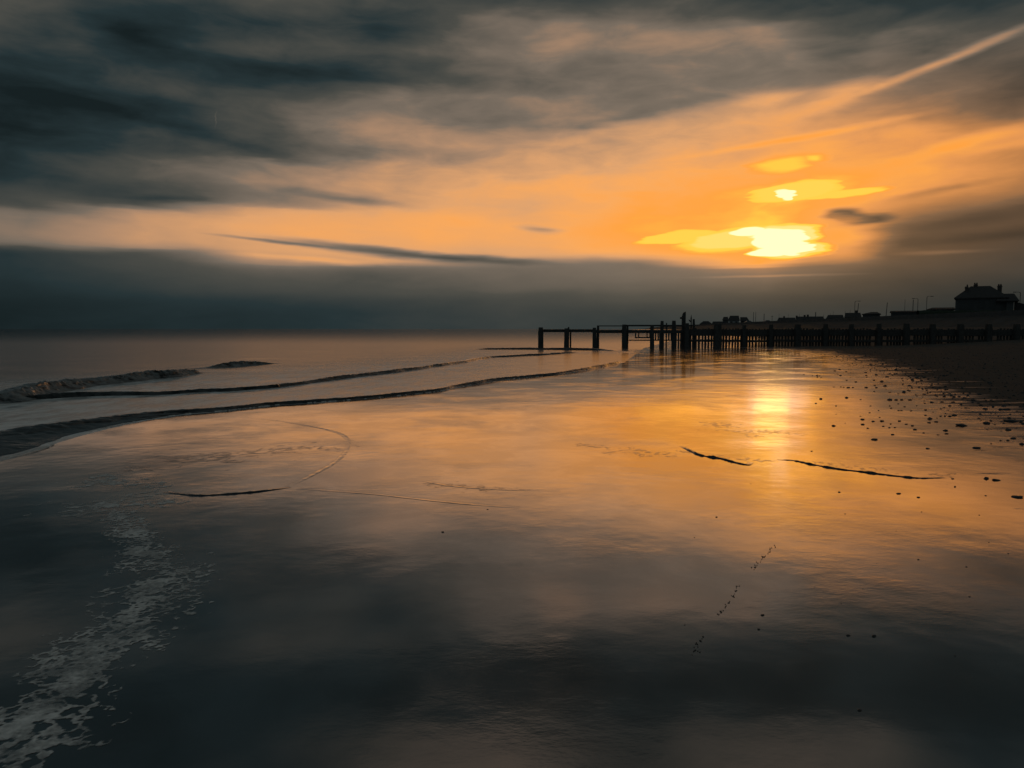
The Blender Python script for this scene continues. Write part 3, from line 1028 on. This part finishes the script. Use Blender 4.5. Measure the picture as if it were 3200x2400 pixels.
# shingle on the dull upper beach: nobody could count it
vv, ff = [], []
base = [v.co.copy() for v in STONE_MESHES[2].vertices]
bm = bmesh.new()
bmesh.ops.create_icosphere(bm, subdivisions=1, radius=1.0)
ic = [v.co.copy() for v in bm.verts]
icf = [tuple(v.index for v in f.verts) for f in bm.faces]
bm.free()
for k in range(2600):
    y = 9 + 52 * rnd.random() ** 1.3
    xb = np.interp(y, [8, 12, 18, 28, 45, 62], [7.4, 8.4, 10.0, 13.2, 18.5, 24])
    x = xb + abs(rnd.gauss(0, 1)) * (2.5 + y * .15)
    if x > 0.75 * y + 2:
        continue
    z = float(ground_z(x, y))
    r = rnd.uniform(.012, .04) * (1.7 if rnd.random() < .08 else 1)
    b = len(vv)
    q = rnd.uniform(0, 6.28)
    for c in ic:
        j = 1 + .25 * mnoise.noise(c * 1.7 + Vector((k, 0, 0)))
        vv.append((x + r * j * (c.x * math.cos(q) - .7 * c.y * math.sin(q)), y + r * j * (c.x * math.sin(q) + .7 * c.y * math.cos(q)), z + .3 * r + c.z * r * .55 * j))
    ff += [tuple(b + i for i in f) for f in icf]
tag(link("shingle", mesh_from("shingle", vv, ff, True), M_STONE), "fine dark shingle strewn over the dull upper beach", "shingle", None, "stuff")

# bird tracks: rows of small pressed marks
vv, ff = [], []
for (a, b, n) in [((2419, 1706), (2352, 1782), 30), ((2310, 1832), (2245, 1925), 30), ((2194, 1994), (2160, 2050), 14)]:
    for i in range(n):
        k = (i + rnd.uniform(-.3, .3)) / n
        px = a[0] + (b[0] - a[0]) * k + rnd.uniform(-5, 5)
        py = a[1] + (b[1] - a[1]) * k
        x, y, z = on_ground(px, py)
        if rnd.random() < .2:
            continue
        for toe in range(rnd.choice((1, 2, 2))):
            th = rnd.uniform(0.3, 2.6)
            x += rnd.uniform(-.006, .006)
            y += rnd.uniform(-.012, .012)
            L, W = rnd.uniform(.007, .014), rnd.uniform(.002, .004)
            ux, uy = math.cos(th), math.sin(th)
            bi = len(vv)
            vv += [(x, y, z + .001), (x + ux * L * .5 - uy * W, y + uy * L * .5 + ux * W, z + .001), (x + ux * L, y + uy * L, z + .001), (x + ux * L * .5 + uy * W, y + uy * L * .5 - ux * W, z + .001),
                   (x + ux * L * .5, y + uy * L * .5, z + .005)]
            ff += [(bi, bi + 3, bi + 4), (bi + 3, bi + 2, bi + 4), (bi + 2, bi + 1, bi + 4), (bi + 1, bi, bi + 4)]
tag(link("bird_tracks", mesh_from("bird_tracks", vv, ff), M_TRACK), "broken trail of small bird tracks across the wet sand", "tracks", None, "stuff")

# ------------------------------------------------------------------ timber groyne
GY = 62.0
gx0 = at_y(1690, 1086, GY)[0]
groyne = empty("groyne", (gx0, GY, float(ground_z(gx0, GY))))
tag(groyne, "long dark timber groyne of posts, beams and pickets running out into the sea", "groyne")


def gpart(name, mesh, mat=M_TIMBER):
    o = link(name, mesh, mat, groyne)
    o.matrix_parent_inverse = Matrix.Translation(-groyne.location)
    return o


def gbox(name, pxa, pxb, pya, pyb, y0, depth, jit=0.0, bevel=.012, cap=None):
    xa, za = at_y(pxa, pya, y0)
    xb, zb = at_y(pxb, pyb, y0)
    return gpart(name, box_mesh(name, xa, xb, y0, y0 + depth, min(za, zb), max(za, zb), bevel))


def pile(px, w, top, y0=GY, name="post", depth=None, bottom=None, lean=0.0, slant=0.0):
    x, zt = at_y(px, top, y0)
    wm = w * y0 / F_PX
    dm = depth or wm
    zb = (float(ground_z(x, y0)) - .5) if bottom is None else at_y(px, bottom, y0)[1]
    v, f = [], []
    lev = 7
    for i in range(lev):
        k = i / (lev - 1)
        z = zb + (zt - zb) * k
        s = 1.0 - .1 * k + .05 * mnoise.noise(Vector((px * .1, z * 2, 0)))
        if i == lev - 1:
            s *= .86
        cx = x + lean * (z - zb) + .02 * mnoise.noise(Vector((px * .3, z, 4)))
        for (sx_, sy_) in ((-1, -1), (0, -1.12), (1, -1), (1.12, 0), (1, 1), (0, 1.12), (-1, 1), (-1.12, 0)):
            top_dz = slant * sx_ if i == lev - 1 else 0.0
            v.append((cx + sx_ * wm / 2 * s, y0 + sy_ * dm / 2 * s, z + top_dz))
    for i in range(lev - 1):
        for k in range(8):
            f.append((i * 8 + k, i * 8 + (k + 1) % 8, (i + 1) * 8 + (k + 1) % 8, (i + 1) * 8 + k))
    f.append(tuple((lev - 1) * 8 + k for k in range(8)))
    f.append(tuple(range(8))[::-1])
    return gpart(name, mesh_from(name, v, f))


for px, w, top in [(1690, 16, 1023), (1771, 15, 1026), (1858, 12, 1024), (1951, 14, 1014), (2038, 12, 1017), (2147, 13, 1010), (2243, 23, 1012), (2326, 11, 1016),
                   (2409, 11, 1014), (2493, 18, 1014), (2580, 13, 1013), (2661, 13, 1013), (2747, 12, 1012), (2833, 16, 1011), (2915, 15, 1013), (3002, 17, 1013), (3090, 16, 1013), (3178, 16, 1013), (3266, 16, 1013)]:
    pile(px, w, top)
pile(1777, 5, 1022, name="post", bottom=1032)                       # splinter on the second post
for px, w, top in [(1783, 5, 1030), (1869, 8, 1019), (1961, 6, 1018)]:
    pile(px, w, top, GY + .9, "brace_post")
for px, w, top, ln_ in [(2069, 10, 1003, 0), (2083, 4, 1009, 0), (2106, 12, 1002, 0.0), (2168, 7, 997, 0.0)]:
    pile(px, w, top, GY + .5, "pile", lean=ln_)
pile(2063, 5, 1035, GY - .2, "pile")
# long beams
gbox("beam", 1690, 1858, 1029, 1038, GY + .28, .28)
gbox("beam", 1858, 2038, 1031, 1041, GY + .282, .28)
gbox("beam", 2038, 2147, 1031, 1042, GY + .28, .28)
for a, b in [(1866, 1951), (1951, 2060), (2060, 2170)]:
    gbox("hand_rail", a, b, 1015 + (2 if a == 1866 else 0), 1020, GY + .75 + (.002 if a == 1951 else 0), .14)
gbox("rail", 1985, 2040, 1053, 1057, GY + .5, .12)
gbox("rail", 1965, 2147, 1061.5, 1065, GY + .3, .10)
# walings along the picket fence, one length per bay
bays = [2147, 2243, 2326, 2409, 2493, 2580, 2661, 2747, 2833, 2915, 3002, 3090, 3178, 3266]
for i, (a, b) in enumerate(zip(bays[:-1], bays[1:])):
    e = (i % 2) * .004
    d = random.uniform(-1, 1)
    gbox("waling", a, b, 1030 + d, 1050 + random.uniform(-1.5, 1.5), GY + .15 + e, .16)
    gbox("rail", a, b, 1062 + d, 1069 + d, GY + .15 + e, .14)
pk_mesh = [box_mesh("picket", -.5, .5, -.03, .03, 0, 1, 0.0, t_) for t_ in (0.0, 0.12, 0.05)]


def picket(px, top, w=5.2, bottom=None):
    y0 = GY + .36
    x, zt = at_y(px, top, y0)
    zb = (float(ground_z(x, y0)) - .4) if bottom is None else at_y(px, bottom, y0)[1]
    o = gpart("picket", random.choice(pk_mesh))
    wm = w * y0 / F_PX
    o.matrix_parent_inverse = Matrix.Identity(4)
    o.location = Vector((x, y0 + random.uniform(-.01, .01), zb)) - groyne.location
    o.scale = (wm, 1, zt - zb)
    o.rotation_euler = (0, random.uniform(-.02, .02), 0)


for px in (1986, 1996, 2022, 2031):
    picket(px, 1041, 3.5, 1056)
for px in np.arange(2049, 2100, 8.2):
    picket(px + random.uniform(-.6, .6), 1040, 4.2, 1063 if px > 2075 or px < 2060 else None)
for px in np.arange(2104, 2145, 8.4):
    picket(px + random.uniform(-.6, .6), 1034, 4.8)
for a, b in zip(bays[:-1], bays[1:]):
    n = round((b - a - 12) / 9.2)
    for i in range(n):
        px = a + 9 + (b - a - 18) * i / (n - 1) + random.uniform(-.8, .8)
        if random.random() < .03:
            continue
        picket(px, 1026 + random.uniform(-1.0, 2.5), random.uniform(4.6, 6.4) if px < 2480 else random.uniform(5.4, 7.0))

# tall marker post and the splintered pole behind the groyne
x, zt = at_y(2137, 974, GY + 1.5)
mp = empty("marker_post", (x, GY + 1.5, float(ground_z(x, GY + 1.5))))
tag(mp, "tallest square post with slanted top standing above the groyne", "post")
wv = .145
z0 = -.5
zt -= mp.location.z
v = [(-wv, -wv, z0), (wv, -wv, z0), (wv, wv, z0), (-wv, wv, z0), (-wv, -wv, zt - .42), (wv, -wv, zt), (wv, wv, zt), (-wv, wv, zt - .42), (-wv * .2, -wv, zt - .08), (-wv * .2, wv, zt - .08)]
f = [(3, 2, 1, 0), (0, 1, 5, 8, 4), (1, 2, 6, 5), (2, 3, 7, 9, 6), (3, 0, 4, 7), (4, 8, 9, 7), (8, 5, 6, 9)]
link("shaft", mesh_from("shaft", v, f), M_TIMBER, mp)
link("bracket", box_mesh("bracket", -.32, -.14, -.06, .06, zt - .62, zt - .46, .02), M_TIMBER, mp)
x, zt = at_y(2160, 984, GY + 1.2)
bp_ = empty("splintered_pole", (x, GY + 1.2, float(ground_z(x, GY + 1.2))))
tag(bp_, "thin splintered pole with a short side arm beside the tallest post", "pole")
zt -= bp_.location.z
link("shaft", tube_mesh("shaft", [(0, 0, -.5), (.01, 0, zt - .7), (.0, 0, zt - .3), (.01, 0, zt)], [.05, .05, .06, .012], 6), M_TIMBER, bp_)
link("arm", tube_mesh("arm", [(.05, 0, zt - .62), (-.1, 0, zt - .52), (-.2, .01, zt - .40)], [.05, .06, .03], 6), M_TIMBER, bp_)

# ------------------------------------------------------------------ sea wall and promenade
wl = WALLLINE[:6]
v, f = [], []
for i, (x, y) in enumerate(wl):
    a = Vector(wl[max(i - 1, 0)])
    b = Vector(wl[min(i + 1, len(wl) - 1)])
    d = (b - a).normalized()
    nx, ny = d.y, -d.x
    for off, z in ((-4.6, 0.9), (-4.6, 1.9), (-.35, 3.9), (1.2, 3.9), (1.2, 0.9)):
        v.append((x + nx * off, y + ny * off, z))
    if i:
        for k in range(5):
            f.append(((i - 1) * 5 + k, (i - 1) * 5 + (k + 1) % 5, i * 5 + (k + 1) % 5, i * 5 + k))
f.append((0, 1, 2, 3, 4))
f.append(tuple((len(wl) - 1) * 5 + k for k in (4, 3, 2, 1, 0)))
sw = empty("sea_wall", (wl[1][0], wl[1][1], 1.8))
tag(sw, "sloping concrete sea wall with parapet along the promenade behind the groyne", "sea wall")
o = link("apron", mesh_from("apron", v, f), M_CONC, sw)
o.matrix_parent_inverse = Matrix.Translation(-sw.location)
v, f = [], []
for i, (x, y) in enumerate(wl):
    a = Vector(wl[max(i - 1, 0)])
    b = Vector(wl[min(i + 1, len(wl) - 1)])
    d = (b - a).normalized()
    nx, ny = d.y, -d.x
    for off, z in ((-.2, 3.902), (-.3, 4.75), (.2, 4.75), (.2, 3.902)):
        v.append((x + nx * off, y + ny * off, z))
    if i:
        for k in range(4):
            f.append(((i - 1) * 4 + k, (i - 1) * 4 + (k + 1) % 4, i * 4 + (k + 1) % 4, i * 4 + k))
f.append((0, 1, 2, 3))
f.append(tuple((len(wl) - 1) * 4 + k for k in (3, 2, 1, 0)))
o = link("parapet", mesh_from("parapet", v, f), M_DARKCONC, sw)
o.matrix_parent_inverse = Matrix.Translation(-sw.location)
LAND = 4.0


# ------------------------------------------------------------------ houses
def roof_mesh(x0, x1, y0, y1, ze, zr, r0, r1, th=.18):
    ym = (y0 + y1) / 2
    v = [(x0, y0, ze), (x1, y0, ze), (x1, y1, ze), (x0, y1, ze), (r0, ym, zr), (r1, ym, zr),
         (x0, y0, ze - th), (x1, y0, ze - th), (x1, y1, ze - th), (x0, y1, ze - th)]
    f = [(0, 1, 5, 4), (1, 2, 5), (2, 3, 4, 5), (3, 0, 4), (6, 7, 1, 0), (7, 8, 2, 1), (8, 9, 3, 2), (9, 6, 0, 3), (9, 8, 7, 6)]
    return mesh_from("roof", v, f)


def window(parent, x, z, w, h, y):
    fr = link("window", box_mesh("window", -w / 2 - .07, w / 2 + .07, -.05, .04, -.07, h + .07), M_WALL, parent, (x, y, z))
    link("pane", box_mesh("pane", -w / 2, w / 2, -.07, -.055, 0, h), M_GLASS, fr)


class Plot:
    """local frame of a building whose front squarely faces the beach where the photograph was taken"""
    def __init__(self, pc, d):
        self.pc, self.d = pc, d
        self.x = at_y(pc, 1000, d)[0]
        self.az = math.atan2(self.x, d)
        self.c = math.cos(self.az)

    def p(self, px, py, t=0.0):
        Y = self.d + t * self.c
        return (at_y(px, py, Y)[0] - at_y(self.pc, py, Y)[0]) * self.c, at_y(px, py, Y)[1] - LAND

    def root(self, name):
        return empty(name, (self.x, self.d, LAND), -self.az)


def bungalow(label, pl, pr, eave, ridge, d, ra=None, rb=None, depth=8.0, wall=M_WALL, chimneys=(), aerials=(), windows=2, cat="house", name="bungalow"):
    P = Plot((pl + pr) / 2, d)
    a, ze = P.p(pl, eave)
    b, _ = P.p(pr, eave)
    root = tag(P.root(name), label, cat)
    ov = .35
    hm = depth / 2
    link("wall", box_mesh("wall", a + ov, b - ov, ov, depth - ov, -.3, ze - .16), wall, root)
    r0, zr = P.p(pl if ra is None else ra, ridge, hm)
    r1, _ = P.p(pr if rb is None else rb, ridge, hm)
    rf = link("roof", roof_mesh(a, b, 0, depth, ze, zr, r0, r1), M_ROOF, root)
    for px, top, w in chimneys:
        x, z = P.p(px, top, hm)
        ch = link("chimney", box_mesh("chimney", x - w / 2, x + w / 2, hm - .35, hm + .35, zr - 1.2, z, .04), M_BRICK, rf)
    for px, top in aerials:
        x, z = P.p(px, top, hm)
        link("aerial", tube_mesh("aerial", [(x, hm + .1, zr - .6), (x, hm + .1, z)], [.06, .05], 5), M_POLE, rf)
    for k in range(windows):
        x = a + (b - a) * (k + .7) / (windows + .4)
        window(root, x, 1.0, min(1.4, (b - a) * .18), 1.1, ov - .02)
    return root


bungalow("lowest far house with a shallow roof, left end of the row", 2186, 2226, 1012, 1003.5, 600, 2198, 2214)
bungalow("far flat-topped house between the leftmost and the gabled house", 2224, 2262, 1012, 1004.5, 560, 2228, 2258)
bungalow("small dark house tucked behind the gabled house's left side", 2257, 2278, 1000, 990, 480, 2261, 2274, windows=0)
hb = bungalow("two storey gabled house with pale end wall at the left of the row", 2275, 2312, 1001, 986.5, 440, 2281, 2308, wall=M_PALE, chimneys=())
bungalow("low wing house joined right of the gabled house", 2313, 2342, 1003, 991, 446, 2313, 2334, windows=1)
bungalow("long low dark bungalow with one chimney in the middle of the row", 2428, 2489, 1003, 992.5, 380, 2433, 2484, chimneys=((2450, 988, .8),), aerials=((2434, 980), (2463, 981)))
bungalow("wide bungalow with two chimneys in the middle of the row", 2486, 2577, 1001, 989, 340, 2490, 2572, chimneys=((2514, 984, .9), (2524, 983, .9), (2489, 986, .8)), aerials=((2498, 980), (2573, 983)))
bungalow("dark bungalow with a hipped trapezoid roof", 2578, 2640, 1000, 984, 310, 2587, 2633, aerials=((2603, 973), (2594, 979)))
bungalow("taller bungalow with chimney left of the pale shelter", 2638, 2692, 991, 977.5, 290, 2641, 2688, chimneys=((2675, 970, .9),), aerials=((2656, 968), (2640, 970)))
bungalow("low beach shelter with a gently curved pale edged roof", 2692, 2753, 981, 975, 250, 2722, 2740, wall=M_WALL, windows=3, name="beach_shelter", cat="shelter")
bungalow("flat roofed kiosk between the leaning poles", 2779, 2876, 975, 971, 235, 2781, 2868, depth=6, windows=3, name="kiosk", cat="kiosk", aerials=((2826, 936),))
bungalow("long low flat building joined to the left of the big house", 2894, 2984, 966, 961, 195, 2912, 2980, depth=7, windows=3, name="outbuilding", cat="building")

# the big house
D = 180.0
HP = Plot(3078, D)
big = HP.root("seaside_house")
tag(big, "big two storey house with hipped roof and three chimneys at the right", "house")
hp = HP.p


xl, ze = hp(2981, 931)
xr, _ = hp(3142, 931)
DEP = 11.0
link("wall", box_mesh("wall", xl, xr, .5, DEP - .5, -.3, ze + .1), M_WALL, big)
ra, zr = hp(3028, 893.5, DEP / 2)
rb, _ = hp(3089, 893.5, DEP / 2)
el_, _ = hp(2976, 931)
er_, _ = hp(3150, 931)
rf = link("roof", roof_mesh(el_, er_, 0, DEP, ze + .15, zr, ra, rb, .25), M_ROOF, big)
# right-hand wing with its own lower hip
wl_, _ = hp(3110, 940)
wr_, wz = hp(3172, 941, -1)
link("wing_wall", box_mesh("wing_wall", xr + .004, wr_ - .5, -.4, 8, -.3, wz + .05), M_WALL, big)
a1, z1 = hp(3120, 919, 3.4)
b1, _ = hp(3164, 919, 3.4)
link("wing_roof", roof_mesh(wl_, hp(3180, 941, -1)[0], -1, 8, wz + .1, z1, a1, b1, .22), M_ROOF, big)
lx, lz = hp(3176, 944)
rx2, rz2 = hp(3240, 962)
v = [(lx - .5, 1, lz), (rx2, 1, rz2), (rx2, 7, rz2), (lx - .5, 7, lz), (lx - .5, 1, -.3), (rx2, 1, -.3), (rx2, 7, -.3), (lx - .5, 7, -.3)]
link("lean_to", mesh_from("lean_to", v, [(0, 1, 2, 3), (7, 6, 5, 4), (4, 5, 1, 0), (5, 6, 2, 1), (6, 7, 3, 2), (7, 4, 0, 3)]), M_ROOF, big)
for pa, pb, top, dy, pot in [(3010, 3021, 894, 3.2, 1), (3038, 3050, 887, 5.5, 1), (3112, 3126, 893, 5.5, 0)]:
    xa, zt = hp(pa, top, dy)
    xb, _ = hp(pb, top, dy)
    ch = link("chimney", box_mesh("chimney", xa, xb, dy - .45, dy + .45, ze + .5, zt, .03), M_BRICK, rf)
    link("corbel", box_mesh("corbel", xa - .08, xb + .08, dy - .53, dy + .53, zt - .4, zt - .22), M_BRICK, ch)
    pots = [((xa + xb) / 2 + .1, .16, .5)] if pa == 3010 else [((xa + xb) / 2 - .22, .17, .35), ((xa + xb) / 2 + .22, .17, .35)]
    for (cx_, r_, h_) in pots:
        link("chimney_pot", tube_mesh("chimney_pot", [(cx_, dy, zt - .05), (cx_, dy, zt + h_)], [r_, r_ * .85], 8), M_BRICK, ch)
for px, py in [(3004, 948), (3032, 948), (3064, 945), (3064, 962), (3100, 948), (3126, 948), (3030, 966), (3004, 966), (3100, 964)]:
    x, z = hp(px, py)
    window(big, x, z, 1.2, 1.0, .48)

# hedge and garden wall in front of the big house
v, f = [], []
xs = np.linspace(at_y(2872, 970, 168)[0], at_y(3300, 970, 168)[0], 70)
prof = [(0, -.2), (-.1, .8), (.05, 1.5), (.5, 1.8), (1.0, 1.6), (1.2, .8), (1.2, -.2)]
for i, x in enumerate(xs):
    for (yy, zz) in prof:
        nn = mnoise.noise(Vector((x * .8, yy * 2, zz))) * .3
        v.append((x - xs[0], yy + nn * .6, zz + nn * (1 if zz > 0 else 0)))
    if i:
        for k in range(6):
            f.append(((i - 1) * 7 + k, i * 7 + k, i * 7 + k + 1, (i - 1) * 7 + k + 1))
hd = link("hedge", mesh_from("hedge", v, f, True), M_HEDGE, None, (xs[0], 168, LAND))
tag(hd, "long dark hedge in front of the big house", "hedge")


# ------------------------------------------------------------------ lamp posts and poles
def lamp(px, top, d, arm, label):
    x, z = at_y(px, top, d)
    root = empty("street_lamp", (x, d, LAND))
    tag(root, label, "street lamp", "street lamps along the promenade road")
    h_ = z - LAND
    link("column", tube_mesh("column", [(0, 0, -.2), (0, 0, 1.2), (0, 0, 1.25), (0, 0, h_ - .35), (.06 * arm, 0, h_ - .12), (.4 * arm, 0, h_)], [.14, .14, .1, .085, .075, .06], 8), M_POLE, root)
    link("arm", tube_mesh("arm", [(.38 * arm, 0, h_), (1.3 * arm, 0, h_ + .02)], [.06, .05], 6), M_POLE, root)
    link("lantern", box_mesh("lantern", min(1.2 * arm, 2.0 * arm), max(1.2 * arm, 2.0 * arm), -.16, .16, h_ - .08, h_ + .1, .03), M_POLE, root)


lamp(2672, 941, 276, 1, "street lamp with its arm to the right above the taller bungalow")
lamp(2869, 933, 253, -1, "street lamp with its arm to the left above the kiosk")
lamp(2897, 926, 235, 1, "street lamp with its arm to the right beside the low flat building")
lamp(3189, 913, 209, -1, "street lamp right of the big house at the picture's edge")


def pole(px, top, base_px, d, label, r=.15, cross=False):
    x, z = at_y(px, top, d)
    xb, _ = at_y(base_px, top, d)
    root = empty("utility_pole", (xb, d, LAND))
    tag(root, label, "pole", "poles along the promenade road")
    link("shaft", tube_mesh("shaft", [(0, 0, -.3), ((x - xb) * .5, 0, (z - LAND) * .5), (x - xb, 0, z - LAND)], [r, r * .9, r * .75], 7), M_POLE, root)
    link("cap", tube_mesh("cap", [(x - xb, 0, z - LAND - .02), (x - xb, 0, z - LAND + .12)], [r * .9, r * .4], 7), M_POLE, root)
    if cross:
        zc = z - LAND - .5
        link("crossarm", box_mesh("crossarm", x - xb - .7, x - xb + .7, -.18, -.06, zc, zc + .14), M_POLE, root)


pole(2773, 946, 2769, 293, "leaning bare pole between the beach shelter and the kiosk")
pole(2854, 937, 2854, 264, "thick upright pole rising over the kiosk")
pole(2683, 948, 2679, 300, "leaning pole beside the lamp above the taller bungalow")
pole(2355, 976, 2355, 430, "left of a close pair of masts right of the gabled house", .16)
pole(2362, 975, 2362, 432, "right of a close pair of masts right of the gabled house", .14)
pole(2388, 981, 2388, 420, "pole above the parked cars", .2)
pole(2413, 987, 2413, 425, "short thin pole left of the long low bungalow", .14, True)
pole(2549, 976, 2549, 352, "stout pole rising behind the bungalow with two chimneys", .24)


# ------------------------------------------------------------------ parked cars
def car(px, d, label, rz=0.0):
    x, _ = at_y(px, 1000, d)
    root = empty("parked_car", (x, d, LAND), rz)
    tag(root, label, "car", "cars parked on the promenade")
    prof = [(-2.1, .35), (-2.15, .75), (-1.9, .95), (-1.5, 1.0), (-.85, 1.46), (.55, 1.48), (1.25, 1.02), (1.95, .9), (2.15, .7), (2.1, .35)]
    v, f = [], []
    for (sy_, k) in ((-.82, 0), (.82, 1)):
        for (a, b) in prof:
            inset = .16 if b > 1.2 else 0
            v.append((a, sy_ * (1 - inset), b))
    n = len(prof)
    f.append(tuple(range(n)))
    f.append(tuple(range(2 * n - 1, n - 1, -1)))
    for i in range(n):
        j = (i + 1) % n
        f.append((i, n + i, n + j, j))
    link("body", mesh_from("body", v, f), M_CAR, root)
    for sy_ in (-1, 1):
        y_in = sy_ * .80
        for (a, b, c, dd) in [(-1.2, -.75, -.2, -.15), (-.08, -.08, .5, 1.0)]:
            q = [(a, y_in, 1.04), (dd, y_in, 1.04), (c, sy_ * .73, 1.4), (b, sy_ * .73, 1.4)]
            q2 = [(p[0], p[1] + sy_ * .03, p[2]) for p in q]
            link("side_window", mesh_from("side_window", q + q2, [(0, 1, 2, 3), (7, 6, 5, 4), (0, 4, 5, 1), (1, 5, 6, 2), (2, 6, 7, 3), (3, 7, 4, 0)]), M_GLASS, root)
        for wx in (-1.35, 1.35):
            link("wheel", tube_mesh("wheel", [(wx, sy_ * .86, .32), (wx, sy_ * .66, .32)], [.32, .32], 12), M_TYRE, root)
    for s_ in (-1, 1):
        link("headlight", box_mesh("headlight", 2.05, 2.16, s_ * .6 - .15, s_ * .6 + .15, .66, .78), M_PALE, root)


car(2398, 330, "parked car glinting right of the pair of masts", .1)
car(2340, 350, "parked car below the low wing house", .0)
car(3170, 160, "parked car at the foot of the big house near the right edge", .2)
